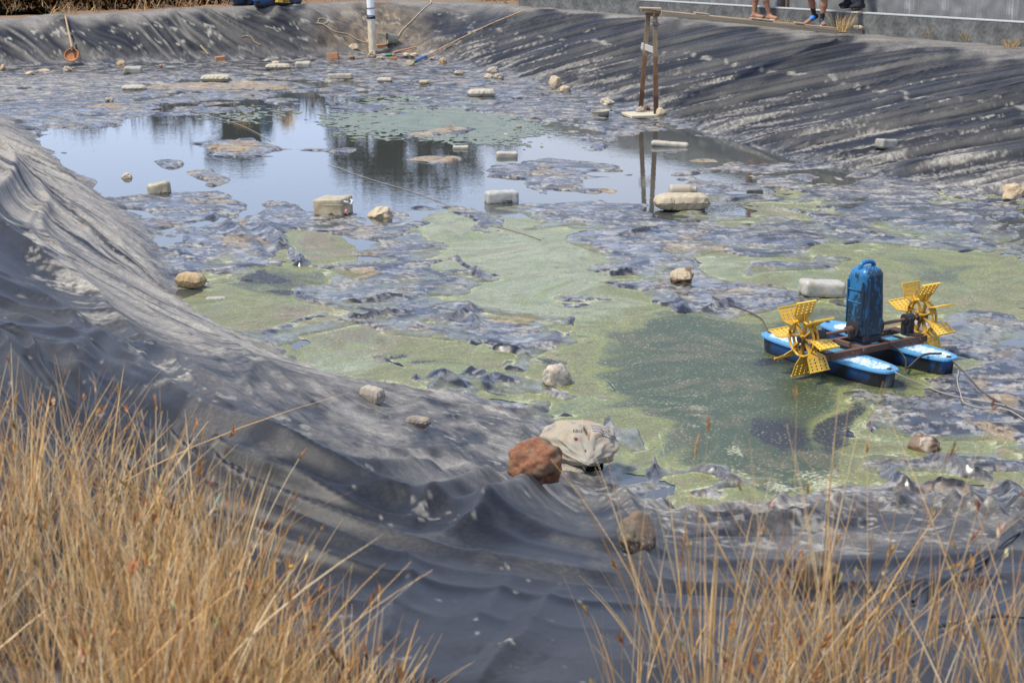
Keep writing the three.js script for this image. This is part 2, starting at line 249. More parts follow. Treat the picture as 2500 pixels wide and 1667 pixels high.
const CRUST = [[130, 655, 0.22], [165, 715, 0.16], [330, 905, 0.2], [365, 955, 0.2], [400, 985, 0.16], [470, 1030, 0.2], [560, 1062, 0.16], [520, 1000, 0.16], [240, 800, 0.14], [700, 1100, 0.2], [1010, 1285, 0.12], [1450, 1230, 0.2], [1600, 1270, 0.25], [330, 640, 0.25], [260, 560, 0.25], [480, 620, 0.3], [1690, 1245, 0.3], [1790, 1300, 0.34], [1900, 1262, 0.3], [2010, 1310, 0.36], [2130, 1270, 0.34], [1850, 1360, 0.3], [2080, 1370, 0.3], [2250, 1330, 0.34], [1640, 1330, 0.24], [2380, 1290, 0.3]].map(([px, py, r]) => {
  const d = ray(px, py); let k = Math.max(3, (EYE - 1.9) / -d.y); for (; k < 60; k += 0.06) if (EYE + d.y * k < bankShape(d.x * k, d.z * k)) break; return [d.x * k, d.z * k, r];
});
function liner(x, z) {
  const q = shore(x, z), t = q.sd, s = q.s, hc = q.a[0], run = q.a[1], wF = q.a[4], wR = q.a[5], wL = q.a[6], wN = q.a[7];
  L.sd = t; L.over = t - run - q.a[3];
  const u = t / run, bank = smoothstep(t, -0.15, 0.5), flat = 1 - bank;
  let h = bankShape(x, z);
  // tension folds of the sheet on each bank
  const wob = 0.25 * N2(s * 0.35, t * 0.4);
  let k = 0, fine = 0;
  const onBank = smoothstep(t, -0.2, 0.6) * (1 - 0.75 * smoothstep(u, 0.85, 1.25));
  if (bank > 0) {
    if (wR > 0.01) { const g = s - 1.0 * t + 0.5 * wob; const r1 = ridge(g * 0.6, t * 0.05), r2 = ridge(g * 1.25 + 9, t * 0.06), r3 = N2(g * 3.6, t * 0.14); k += wR * (0.07 * r1 ** 7 + 0.045 * r2 ** 6 + 0.012 * r3 + 0.012 * ridge(g * 2.6 + 3, t * 0.1) ** 4); fine += wR * r3; }
    if (wF > 0.01) { const g = s + 0.9 * t + wob; const r1 = ridge(g * 0.5, t * 0.08 + 4), r2 = ridge(g * 1.3, t * 0.1); k += wF * (0.13 * r1 ** 6 + 0.05 * r2 ** 5 + 0.003 * N2(g * 6, t)); fine += wF * N2(g * 6, t); }
    if (wL > 0.01) { const g = s - 2.0 * t + 0.6 * wob; const r1 = ridge(g * 0.34, t * 0.1 + 8), r2 = N2(g * 1.1, t * 0.2), r3 = N2(g * 2.6, t * 0.4); k += wL * (1 - 0.7 * smoothstep(u, 0.6, 1)) * (0.06 * r1 ** 5 + 0.02 * ridge(g * 0.7, t * 0.1 + 4) ** 5 + 0.006 * r2 + 0.003 * r3); fine += wL * r3; }
    if (wN > 0.01) { const e = t + 0.4 * N2(s * 0.25, t * 0.3), r1 = N2(s * 0.2, e * 0.55 + 0.2 * s), r2 = ridge(s * 0.13 + 3, e * 0.5 + 0.2 * s), r3 = ridge(s * 0.2, e * 1.1 + 0.4 * s); k += wN * 0.04 * r1; fine += wN * N2(s * 1.6, t * 5.5 + 1.6 * s); }
    k *= onBank;
  }
  h += k;
  if (wL + wN > 0.1 && bank > 0) {   // long slack folds that sweep round the shoulder of the bank
    const e = t + 0.55 * N2(s * 0.1 + 4, t * 0.12), up = smoothstep(u, 0.38, 0.58), wS = Math.max(wL, wN * smoothstep(-x, 0.1, 1.4)), f1 = ridge(e * 0.62, s * 0.05 + 2), f2 = ridge(e * 1.35 + 5, s * 0.07), f3 = ridge(e * 2.3 + 1, s * 0.1);
    h += bank * ((wS * (0.08 + 0.92 * up)) * (0.19 * f1 ** 6 + 0.085 * f2 ** 6 + 0.03 * f3 ** 5) + (wN - Math.min(wN, wS)) * (0.05 * f1 ** 5 + 0.01 * f2 ** 5) * (1 - 0.7 * smoothstep(u, 0.8, 1.05)));
  }
  const fh = foldHeight(x, z);
  // the floor: swollen sheets of liner
  let mound = 0, crest = 0, plate = -1;
  if (flat > 0) {
    const wx = x + 0.35 * N2(x * 0.5, z * 0.5), wz = z + 0.35 * N2b(x * 0.5, z * 0.5);
    mound = spotSum(MOUNDS, wx, wz);
    const far = smoothstep(-z, 24, 33);
    const push = (mound > 0 ? 0.6 : 0.8) * mound + 0.04 * far + 0.004 - 0.012 * (1 - far);
    const soft = 0.1 * fbm(wx * 0.7, wz * 0.7, 2) + 0.03 * (ridge(wx * 0.55 + 3, wz * 0.8) - 0.62), f = soft + 0.05 * fbm(wx * 2.1 + 8, wz * 2.1, 3) + push;
    crest = ridge(wx * 0.8 - wz * 0.3, wz * 0.45 + wx * 0.22) ** 6;
    const c2 = ridge(wx * 1.2 + wz * 0.5, wz * 0.45 - wx * 0.4) ** 5, up = smoothstep(f, -0.02, 0.015);
    // a plate of slack liner: a low smooth back above the water, creased where the sheet is slack
    plate = f; h += flat * (f < 0 ? Math.max(f, -0.07) : 0.011 * smoothstep(f, 0, 0.02) + 0.09 * Math.max(0, soft + push)) + flat * up * (0.016 * crest + 0.006 * c2);
  }
  h += fh * lerp(1, 0.85, flat);
  // puckers in the wet sheet along the front shore
  const shoreBand = smoothstep(t, -0.6, 0) * (1 - smoothstep(t, 0.3, 1.6)) * (wN + 0.4 * wL);
  if (shoreBand > 0) { const a = ridge(x * 1.15 + z * 0.4, z * 0.8 - x * 0.45), b = N2(x * 3.4, z * 3.4); h += shoreBand * (0.035 * a ** 5 + 0.008 * ridge(x * 1.6 + z * 0.5, z * 0.9 - x * 0.5) ** 4 + 0.003 * b); }
  const crumple = wN * smoothstep(x, 0.5, 1.4) * smoothstep(t, -0.1, 0.3) * (1 - smoothstep(t, 1.6, 3));   // the torn, slack corner in front of the algae pool
  if (crumple > 0) h += crumple * (0.07 * ridge(x * 1.0 + z * 0.7, z * 0.55 - x * 0.3) ** 5 + 0.025 * ridge(x * 2.0 - z * 0.4, z * 1.6 + x * 0.5) ** 4);
  L.y = h;
  // ---- what lies on it: dust, mud, salt, wet
  const n1 = fbm(x * 0.8 + 40, z * 0.8, 3), n2 = fbm(x * 3.1, z * 3.1 + 20, 3), n3 = fbm(x * 11, z * 11, 2), n4 = N2b(x * 31, z * 31);
  let dust = 0, cream = 0, tan = 0;
  if (bank > 0) {
    if (wF > 0.01) {
      const g = s + 0.9 * t;
      dust += wF * (0.09 + 0.16 * n1 + 0.5 * smoothstep(u + 0.25 * n1, 0.72, 1.0) + 0.35 * (1 - smoothstep(u, 0.02, 0.3)) + 0.2 * fine * 0.5);
      cream += wF * smoothstep(fbm(s * 1.6, t * 2.6, 4) + 0.35 * n3 + 0.12 * n4, 0.30, 0.5) * smoothstep(u, 0.1, 0.4) * (1 - smoothstep(u, 0.7, 0.95)) * 0.8;
    }
    if (wR > 0.01) {
      const g = s - 1.0 * t, hair = N2(g * 6, t * 0.2) * 0.6 + N2b(g * 13, t * 0.5) * 0.4, f = fbm(g * 2.8, t * 0.8, 4) + 0.35 * n3 + 0.15 * n4 + 0.15 * hair; dust += wR * 0.07 * hair;
      dust += wR * (0.07 + 0.12 * n1 + 0.5 * smoothstep(u + 0.15 * n1, 0.95, 1.1) + 0.42 * smoothstep(f - 0.5 * smoothstep(u, 0.15, 0.7), 0.0, 0.26) * (1 - smoothstep(u, 0.5, 0.85)) + 0.1 * fine);
      cream += wR * (smoothstep(f - 0.6 * u, 0.18, 0.42) * 0.55 + 0.5 * smoothstep(0.02 - Math.abs(u - 0.6 - 0.03 * n1), 0, 0.012) * smoothstep(n2, 0.0, 0.25));
    }
    if (wL > 0.01) {
      const g = s - 2.0 * t, hair = N2(g * 5.5, t * 0.9) * 0.6 + N2b(g * 12, t * 2) * 0.4, f = fbm(g * 1.5, t * 0.7, 5) + 0.2 * n3 + 0.26 * hair;
      dust += wL * (smoothstep(f + 0.2 * n1 + 0.62 - 1.3 * smoothstep(u + 0.1 * n1 + 0.1 * n2 - 0.26 * smoothstep(-z, 13, 19), 0.44, 0.6), 0.0, 0.75) * 0.95 + 0.02);
      cream += wL * smoothstep(f + 0.4 * n3 + 0.2 * hair, 0.42, 0.6) * 0.6 * (1 - smoothstep(u, 0.45, 0.6));
    }
    if (wN > 0.01) {
      const f = fbm(s * 1.1, t * 2.1 + s * 0.9, 4) + 0.3 * n3 + 0.3 * n2;
      dust += wN * ((0.30 + 0.25 * n1 + 0.6 * f) * (1 - smoothstep(u + 0.08 * n1 + 0.08 * n2, 0.46, 0.6)) * (1 - 0.6 * smoothstep(x, 0.0, 0.9)) + 0.04 + 0.08 * n1 + 0.16 * smoothstep(n1 + 0.5 * n2, 0, 0.4) * (1 - smoothstep(u, 0.6, 0.8)));
      cream += wN * smoothstep(fbm(x * 4.2, z * 4.2, 4) + 0.3 * n3 + 0.1 * n4 - 0.35 * smoothstep(t, 0.3, 2.2), 0.2, 0.42) * 0.55;
    }
    dust *= bank; cream *= bank;
  }
  const silt = spotSum(SILT, x, z), clay = spotSum(CLAY, x, z), corner = spotSum(CORNER, x, z);
  if (flat > 0) {
    const g = fbm(x * 1.3 - z * 0.3, z * 2.6 + x * 0.7, 4);
    dust += flat * (0.05 + 0.5 * smoothstep(g + 0.35 * n3 + 0.1 * n4, 0.10, 0.28) + 0.2 * n2);
    cream += flat * smoothstep(g + 0.5 * n3 + 0.2 * n4, 0.38, 0.6) * 0.6;
    tan += flat * smoothstep(fbm(x * 0.9 + 9, z * 1.4 - 4, 5) + 0.2 * n3, 0.26, 0.33) * 0.55 * smoothstep(N2(x * 0.21 + 9, z * 0.28), -0.2, 0.5);
  }
  dust += silt * (0.5 + 0.5 * n2 + 0.3 * n3);
  tan += smoothstep(clay + 0.9 * fbm(x * 2.2 + 3, z * 2.2, 4) + 0.15 * n3 - 0.35, 0.2, 0.34) * 0.85 * Math.min(1, clay * 1.4) + 0.7 * corner * (0.6 + 0.8 * n2) * bank;
  for (const [cx, cz, cr] of CRUST) { const d = Math.hypot(x - cx, (z - cz) * 0.6) / cr; if (d < 1.6) cream += smoothstep(0.7 - d + 1.6 * n2 + 1.1 * n3, 0.45, 0.8) * 0.36; }
  if (flat > 0) cream += flat * smoothstep(0.010 - Math.abs(h - 0.010), 0, 0.006) * smoothstep(n2 + 0.5 * n3, -0.05, 0.3) * 0.45;
  if (fh > 0.004) { const k = 1 - 0.75 * smoothstep(fh, 0.004, 0.03) * flat; dust *= k; tan *= k; cream *= k; }
  dust = clamp(dust, 0, 0.95); cream = clamp(cream, 0, 0.9); tan = clamp(tan, 0, 0.95);
  const wet = clamp(flat * (1 - 0.75 * dust) * (1 - 0.8 * tan) + 0.5 * shoreBand * smoothstep(n1 + n2, -0.1, 0.4), 0, 1) * (1 - smoothstep(h, 0.10, 0.22));
  let r = 0.014, gg = 0.016, b = 0.022;
  const v = 1 + 0.16 * n2 + 0.16 * n3 + 0.1 * n4;
  r += (0.36 - r) * dust; gg += (0.33 - gg) * dust; b += (0.285 - b) * dust;
  r += (0.44 - r) * cream; gg += (0.41 - gg) * cream; b += (0.34 - b) * cream;
  r += (0.36 - r) * tan; gg += (0.27 - gg) * tan; b += (0.17 - b) * tan;
  const big = flat > 0.02 ? N2(x * 0.21 + 9, z * 0.28) : 0;
  if (flat > 0.05) {   // dried silt film with a crisp edge, and wet black seams in the sheet
    const pf = fbm(x * 1.7 + 13, z * 2.1, 5) + 0.22 * n3, k = flat * smoothstep(pf + 0.22 * big, 0.14, 0.2) * 0.45, sm = flat * smoothstep(0.045 - Math.abs(fbm(x * 1.1 + 0.3 * z, z * 1.4 + 50, 4)), 0.0, 0.03) * 0.75;
    r += (0.27 - r) * k; gg += (0.265 - gg) * k; b += (0.26 - b) * k; r += (0.012 - r) * sm; gg += (0.013 - gg) * sm; b += (0.017 - b) * sm;
    const w2 = flat * smoothstep(fbm(x * 2.4 - 7, z * 3.4, 4) + 0.3 * n3, 0.32, 0.38) * 0.45; r += (0.5 - r) * w2; gg += (0.47 - gg) * w2; b += (0.41 - b) * w2;
  }
  if (plate > -0.02 && flat > 0.3) { const k = flat * smoothstep(spotSum(SLIME, x, z) + 0.6 * n1, 0.25, 0.8) * (1 - smoothstep(plate + 0.05 * n2 + 0.025 * n3, 0.01, 0.075)) * 0.85 * (1 - smoothstep(fh + 0.6 * crest * 0.04, 0.004, 0.015)); r += (0.165 - r) * k; gg += (0.17 - gg) * k; b += (0.085 - b) * k; }
  L.r = r * v; L.g = gg * v; L.b = b * v;
  L.rough = clamp(lerp(0.44 + 0.08 * n2, 0.9, Math.max(dust, cream, tan)) - 0.25 * wet, 0.2, 0.95);
  L.spec = 0.42 + 0.55 * wet;   // wet sheets gleam more than dry plastic
  return L;
}
const linerY = (x, z) => liner(x, z).y;
function hit(px, py, floorAt = 0) {   // where a sight line of the survey meets the ground or the water
  const d = ray(px, py);
  let k = Math.max(3, (EYE - 2) / -d.y), step = 0.16;
  for (; k < 60; k += step) if (EYE + d.y * k < Math.max(floorAt, linerY(d.x * k, d.z * k))) break;
  for (let a = k - step, i = 0; i < 14; i++) { const m = (a + k) / 2; if (EYE + d.y * m < Math.max(floorAt, linerY(d.x * m, d.z * m))) k = m; else a = m; }
  const p = V(d.x * k, 0, d.z * k); p.y = Math.max(floorAt, linerY(p.x, p.z)); return p;
}

// ---- grids that are finer near the tripod
const rows = [], cols = [];
for (let d = 4.2; d < 44; d += Math.min(0.00042 * d * d, d < 22 ? 0.031 : d < 36 ? 0.038 : 0.05)) rows.push(d);
for (let a = 0; a < 0.95; a += a < 0.31 ? 0.00096 : 0.004 + (a - 0.31) * 0.06) { cols.push(a); if (a) cols.unshift(-a); }
const NR = rows.length, NC = cols.length;
const grainMap = dataTex(512, (u, v) => { const g = 226 + 26 * tile(u, v, 40, 3) + 16 * tile(u, v, 110, 8) - 40 * Math.max(0, tile(u, v, 150, 12) - 0.55); return [g, g, g]; }, true, 1 / 1.1);
{
  const pos = new Float32Array(NR * NC * 3), col = new Float32Array(NR * NC * 3), uv = new Float32Array(NR * NC * 2), uv1 = new Float32Array(NR * NC * 2), over = new Float32Array(NR * NC);
  const RS = 512, X0 = -16, X1 = 16, Z0 = -46, Z1 = -3, rough = new Uint8Array(RS * RS * 4);
  for (let i = 0, n = 0; i < NR; i++) for (let j = 0; j < NC; j++, n++) {
    const z = -rows[i], x = cols[j] * rows[i];
    liner(x, z);
    over[n] = L.over;
    pos[n * 3] = x; pos[n * 3 + 1] = L.y; pos[n * 3 + 2] = z;
    col[n * 3] = L.r; col[n * 3 + 1] = L.g; col[n * 3 + 2] = L.b;
    uv[n * 2] = x; uv[n * 2 + 1] = -z;
    uv1[n * 2] = (x - X0) / (X1 - X0); uv1[n * 2 + 1] = (z - Z0) / (Z1 - Z0);
  }
  for (let j = 0; j < RS; j++) for (let i = 0; i < RS; i++) { liner(X0 + (X1 - X0) * (i + 0.5) / RS, Z0 + (Z1 - Z0) * (j + 0.5) / RS); const v = L.rough * 255; rough.set([v, v, v, L.spec * 255], (j * RS + i) * 4); }
  const idx = [];
  for (let i = 0; i < NR - 1; i++) for (let j = 0; j < NC - 1; j++) {
    const a = i * NC + j, b = a + 1, c = a + NC, d = c + 1;
    const lim = 0.12 * N2(pos[a * 3] * 1.3, pos[a * 3 + 2] * 1.3);
    if (over[a] > lim && over[d] > lim) continue;
    idx.push(a, b, c, b, d, c);
  }
  const g = new THREE.BufferGeometry();
  g.setAttribute('position', new THREE.BufferAttribute(pos, 3)); g.setAttribute('color', new THREE.BufferAttribute(col, 3));
  g.setAttribute('uv', new THREE.BufferAttribute(uv, 2)); g.setAttribute('uv1', new THREE.BufferAttribute(uv1, 2));
  g.setIndex(idx); g.computeVertexNormals();
  const rt = new THREE.DataTexture(rough, RS, RS); rt.magFilter = THREE.LinearFilter; rt.minFilter = THREE.LinearFilter; rt.channel = 1; rt.needsUpdate = true;
  const m = new THREE.MeshPhysicalMaterial({ vertexColors: true, roughness: 1, specularIntensity: 1, specularIntensityMap: rt, map: grainMap, roughnessMap: rt, side: THREE.DoubleSide });
  structure('pond_liner', g, m);
}
// ---- soil around and below the pond
function soilY(x, z) {
  const q = shore(x, z), t = q.sd, past = t - q.a[1] - q.a[3];
  let h = t < -3 ? -0.6 : bankShape(x, z);
  h += 0.05 * fbm(x * 0.8, z * 0.8, 3) * smoothstep(past, 0, 1);
  return h - lerp(0.45, 0.005, smoothstep(past, -0.35, 0.05));
}
{
  const rs = [], cs = [], pos = [], col = [], uv = [], idx = [];
  for (let d = 0.5; d < 900; d += d < 4 ? 0.25 : d < 44 ? 0.12 : d < 60 ? 0.5 : d * 0.08) rs.push(d);
  for (let a = 0; a < 16; a += a < 0.33 ? 0.0065 : a < 1 ? 0.06 : a * 0.4) { cs.push(a); if (a) cs.unshift(-a); }
  for (const d of rs) for (const a of cs) {
    const x = a * Math.max(d, 3), zz = -d;
    const inPlan = Math.abs(x) < 21 && d < 51, y = inPlan ? lerp(soilY(x, zz), 0.9, smoothstep(Math.max(d, Math.abs(x) * 2.2), 43, 49)) : 0.9;
    pos.push(x, y, zz); uv.push(x, d);
    const n = fbm(x * 0.9, d * 0.9, 4), m = fbm(x * 5, d * 5, 3);
    let c = [0.27, 0.19, 0.115];
    const red = d > 38.4 && x < 1 ? smoothstep(n + 0.25, 0, 0.4) * 0.6 : 0, grey = d < 34 && x > 1 ? 0.55 : 0;
    c = [lerp(c[0], 0.2, red), lerp(c[1], 0.085, red), lerp(c[2], 0.04, red)]; c = [lerp(c[0], 0.33, grey), lerp(c[1], 0.29, grey), lerp(c[2], 0.235, grey)];
    const v = 1 + 0.5 * n + 0.4 * m; col.push(c[0] * v, c[1] * v, c[2] * v);
  }
  const nc = cs.length;
  for (let i = 0; i < rs.length - 1; i++) for (let j = 0; j < nc - 1; j++) { const a = i * nc + j, b = a + 1, c = a + nc, d = c + 1; idx.push(a, b, c, b, d, c); }
  const g = new THREE.BufferGeometry();
  g.setAttribute('position', new THREE.Float32BufferAttribute(pos, 3)); g.setAttribute('color', new THREE.Float32BufferAttribute(col, 3)); g.setAttribute('uv', new THREE.Float32BufferAttribute(uv, 2));
  g.setIndex(idx); g.computeVertexNormals();
  structure('ground', g, new THREE.MeshStandardMaterial({ vertexColors: true, roughness: 0.95, map: grainMap, side: THREE.DoubleSide }));
}
// ---------------------------------------------------------------- water and what floats on it
{
  const sh = new THREE.Shape(), c = [-0.5, -22];
  shorePts.forEach(([x, z], i) => { const dx = x - c[0], dz = z - c[1], l = Math.hypot(dx, dz), k = (l + 0.7) / l; sh[i ? 'lineTo' : 'moveTo'](c[0] + dx * k, -(c[1] + dz * k)); });
  const g = new THREE.ShapeGeometry(sh).rotateX(-Math.PI / 2), p = g.attributes.position, uv = g.attributes.uv;
  for (let i = 0; i < p.count; i++) uv.setXY(i, p.getX(i), -p.getZ(i));
  const ripple = dataTex(512, (u, v) => { const h = 128 + 40 * tile(u, v, 14, 31) + 26 * tile(u, v * 2, 34, 37) + 8 * tile(u, v, 90, 41); return [h, h, h]; }, false, 1 / 2.3);
  const m = new THREE.MeshPhysicalMaterial({ color: lin(0.050, 0.054, 0.048), roughness: 0.02, ior: 1.5, bumpMap: ripple, bumpScale: 0.0006 });
  const w = structure('pond_water', g, m); w.name = 'water';
}
const ALGAE_ON = spots([
  [1250, 640, 230, 120, 1.0], [1000, 790, 420, 130, 0.9], [1350, 770, 330, 110, 1.0], [1750, 900, 330, 220, 1.3], [1900, 1080, 260, 120, 1.2], [2230, 680, 300, 100, 1.3], [2100, 860, 220, 110, 1.1], [680, 700, 190, 90, 1.1], [770, 590, 70, 60, 1.0], [1450, 1030, 130, 120, 1.1], [1650, 700, 330, 70, 0.9], [1900, 560, 220, 60, 0.8], [2150, 500, 330, 50, 0.7], [1650, 640, 250, 40, 0.7],
  [700, 158, 130, 8, 0.9], [180, 176, 110, 8, 1.0], [1100, 160, 120, 14, 0.6], [1150, 200, 120, 12, 0.5], [1330, 218, 110, 10, 0.6], [2250, 1160, 200, 50, 0.9], [2300, 900, 100, 60, 0.9], [560, 690, 90, 60, 0.8], [860, 880, 160, 50, 0.9], [1200, 900, 200, 70, 0.9], [1080, 545, 110, 40, 0.8], [1650, 1130, 110, 90, 0.9], [2450, 1160, 60, 60, 0.7], [2330, 1060, 120, 60, 1.0],
]), ALGAE_OFF = spots([
  [640, 400, 430, 100, -1.5], [300, 320, 260, 70, -1.2], [1000, 420, 330, 70, -1.3], [1320, 500, 160, 32, -1.0], [1640, 545, 70, 26, -0.9], [1700, 500, 120, 30, -0.8], [1570, 600, 30, 24, -0.4], [560, 620, 70, 26, -0.9], [690, 640, 50, 14, -0.7], [960, 730, 200, 14, -0.55], [1010, 760, 60, 14, -0.5], [740, 850, 70, 22, -0.6], [790, 880, 40, 20, -0.5], [1080, 760, 50, 16, -0.5], [880, 520, 130, 26, -0.9],
]), FILM = spots([[1050, 280, 210, 50, 1.0], [1180, 300, 160, 40, 0.9], [930, 300, 110, 26, 0.8], [600, 280, 80, 20, 0.7], [1250, 330, 90, 30, 0.6], [1100, 250, 160, 20, 0.8]]);
const A_PALE = spots([[1220, 620, 230, 110, 1], [1330, 740, 170, 60, 0.8], [1080, 550, 120, 40, 0.9], [860, 880, 150, 36, 1], [1100, 600, 160, 40, 0.6], [1540, 650, 160, 40, 0.5], [700, 158, 130, 8, 1], [180, 176, 110, 8, 1], [1100, 170, 160, 20, 1], [1150, 205, 120, 12, 1], [1330, 218, 110, 10, 1], [1750, 640, 160, 40, 0.5], [540, 640, 60, 20, 0.8], [1980, 1180, 140, 12, 0.5]]);
const A_DARK = spots([[1760, 820, 120, 60, 0.6], [1720, 900, 200, 110, 0.9], [1750, 1000, 200, 130, 1.1], [1900, 1090, 200, 90, 1.2], [2120, 920, 130, 80, 0.8], [2020, 830, 120, 60, 0.8], [680, 695, 110, 36, 0.8], [2260, 660, 200, 30, 0.35], [1650, 760, 60, 40, 0.5]]);
const A_BLACK = spots([[1960, 1060, 90, 34, 1.1], [2090, 1040, 34, 34, 1.0], [1880, 910, 50, 14, 0.8], [660, 672, 60, 10, 1.0], [650, 712, 50, 8, 0.9], [1820, 905, 40, 12, 0.7], [1020, 855, 34, 10, 0.7], [1120, 880, 34, 10, 0.7], [1400, 880, 40, 6, 0.6], [2200, 960, 60, 10, 0.6]]);
const A_CREAM = spots([[2080, 1150, 130, 30, 1.0], [2250, 1120, 60, 26, 0.8], [1810, 1120, 40, 24, 1.1], [2130, 1000, 60, 60, 0.8], [1960, 1170, 160, 14, 0.8], [1900, 1175, 200, 12, 0.7], [2000, 470, 260, 40, 0.7], [2200, 500, 200, 40, 0.6], [1950, 520, 120, 30, 0.6], [2100, 540, 160, 30, 0.6], [1640, 1030, 50, 60, 0.5]]);
const A_BROWN = spots([[770, 590, 70, 50, 1], [1000, 600, 120, 26, 0.8], [2250, 700, 240, 60, 0.5], [1850, 510, 80, 26, 0.8], [900, 800, 200, 60, 0.6], [760, 790, 160, 50, 0.6], [680, 740, 120, 30, 0.5], [1120, 640, 60, 8, 0.5], [950, 632, 60, 6, 0.8]]);
{
  const tri = [];
  const cover = (x, z) => {
    const wx = x + 0.3 * N2(x * 0.7 + 3, z * 0.7), wz = z + 0.3 * N2b(x * 0.7, z * 0.7);
    let c = spotSum(ALGAE_ON, wx, wz) + spotSum(ALGAE_OFF, wx, wz);
    const f = spotSum(FILM, wx, wz);
    c = c - 0.42 + 0.45 * fbm(wx * 1.1, wz * 1.7, 3) + 0.3 * fbm(wx * 3.5, wz * 8, 3);
    if (f > 0.05) c = Math.max(c, f * 0.55 - 0.42 + 0.75 * N2b(x * 13, z * 9) + 0.3 * N2(x * 3, z * 3));
    return c;
  };
  // how deep the sheet lies under the scum, on a coarse plan
  const GW = 560, GH = 700, deep = new Float32Array(GW * GH);
  for (let j = 0; j < GH; j++) for (let i = 0; i < GW; i++) deep[j * GW + i] = linerY(-9 + 19 * i / (GW - 1), -38 + 27.5 * j / (GH - 1));
  const floorAt = (x, z) => { const u = clamp((x + 9) / 19 * (GW - 1), 0, GW - 1.001), v = clamp((z + 38) / 27.5 * (GH - 1), 0, GH - 1.001), i = u | 0, j = v | 0, f = u - i, g = v - j, o = j * GW + i; return (deep[o] * (1 - f) + deep[o + 1] * f) * (1 - g) + (deep[o + GW] * (1 - f) + deep[o + GW + 1] * f) * g; };
  const colour = (x, z) => {
    // scum drifts in swirls: the pattern is stirred at two scales
    const sx = x + 0.35 * N2(x * 0.45 + 2, z * 0.45), sz = z + 0.35 * N2b(x * 0.45, z * 0.45 + 7), wx = sx + 0.06 * N2(sx * 2.1, sz * 2.1), wz = sz + 0.06 * N2b(sx * 2.1, sz * 2.1 + 3);
    const n1 = fbm(wx * 0.8 + 5, wz * 0.9, 4), n2 = fbm(wx * 2.4, wz * 2.8, 5), n3 = N2(x * 21, z * 21), n4 = N2b(x * 42, z * 36), st = fbm(x * 5, z * 6, 3);
    let r = 0.165, g = 0.17, b = 0.06;
    const mix = (R, G, B, k) => { k = clamp(k, 0, 1); r += (R - r) * k; g += (G - g) * k; b += (B - b) * k; };
    mix(0.19, 0.15, 0.092, smoothstep(spotSum(A_BROWN, wx, wz) + 0.7 * n2, 0.3, 0.9) * 0.9);
    mix(0.25, 0.27, 0.175, smoothstep(spotSum(A_PALE, wx, wz) + 0.4 * n1 + 0.3 * n2, 0.15, 0.9) * 0.9);
    mix(0.11, 0.165, 0.135, smoothstep(n1 + 0.4 * n2, 0.1, 0.45) * 0.5);
    mix(0.20, 0.16, 0.095, smoothstep(fbm(wx * 1.5 + 40, wz * 3.0, 4) + 0.25 * n3, 0.16, 0.42) * 0.55); mix(0.07, 0.06, 0.04, smoothstep(fbm(wx * 3.1 - 20, wz * 6, 4) + 0.25 * n3, 0.33, 0.5) * 0.6);
    const dk = spotSum(A_DARK, wx, wz) + 0.5 * n1 + 0.4 * n2;
    mix(0.20, 0.215, 0.06, smoothstep(dk, 0.1, 0.32) * (1 - smoothstep(dk, 0.32, 0.65)) * 0.6);
    mix(0.050, 0.068, 0.030, smoothstep(dk, 0.2, 0.85)); mix(0.10, 0.085, 0.045, smoothstep(dk, 0.4, 0.9) * smoothstep(n1 + 0.6 * n2, 0.05, 0.4) * 0.6);
    mix(0.21, 0.215, 0.095, smoothstep(st + 0.4 * n1, 0.0, 0.6) * 0.35 * (1 - 0.8 * smoothstep(dk, 0.3, 0.8)));
    const d = -floorAt(x, z), edge = (1 - smoothstep(d + 0.006 * n2, 0.004, 0.02)) * (0.55 + 0.8 * n2);
    mix(0.26, 0.275, 0.10, edge * 0.75); mix(0.40, 0.39, 0.26, (1 - smoothstep(d, 0.001, 0.01)) * smoothstep(n2 + 0.3 * n3, 0.1, 0.4) * 0.7);
    { const c = spotSum(A_CREAM, wx, wz); mix(0.36, 0.355, 0.23, smoothstep(1.3 * n2 + 0.6 * n3 + 0.4 * n4 + 0.5 * c, 0.5, 1.1) * Math.min(0.75, c)); }
    mix(0.016, 0.016, 0.018, smoothstep(spotSum(A_BLACK, wx, wz) + 0.6 * n2 + 0.3 * n3, 0.4, 0.75) * 0.95);
    const f = spotSum(FILM, wx, wz); if (f > 0.2) mix(0.15, 0.185, 0.16, 0.7);
    mix(0.36, 0.36, 0.26, smoothstep(n4 + 0.5 * n3 + 0.3 * n2, 0.7, 1.15) * 0.6); mix(0.035, 0.04, 0.022, smoothstep(-n4 + 0.4 * n3 + 0.5 * st, 0.5, 1.0) * 0.6);
    const v = 0.92 + 0.22 * n2 + 0.2 * n3 + 0.14 * n4;
    return [r * v, g * v, b * v];
  };
  const step = 2, R2 = rows.filter((d, i) => i % step === 0 && d > 10.5 && d < 39), C2 = cols.filter((a, i) => i % step === 0 && Math.abs(a) < 0.5);
  const W = C2.length, val = new Float32Array(R2.length * W);
  R2.forEach((d, i) => C2.forEach((a, j) => {
    const x = a * d, z = -d, n = i * W + j; shore(x, z);
    if (SH.sd > 0.9) { val[n] = -1; return; }
    val[n] = Math.min(cover(x, z), 0.6) - 3 * Math.max(0, SH.sd - 0.3);
  }));
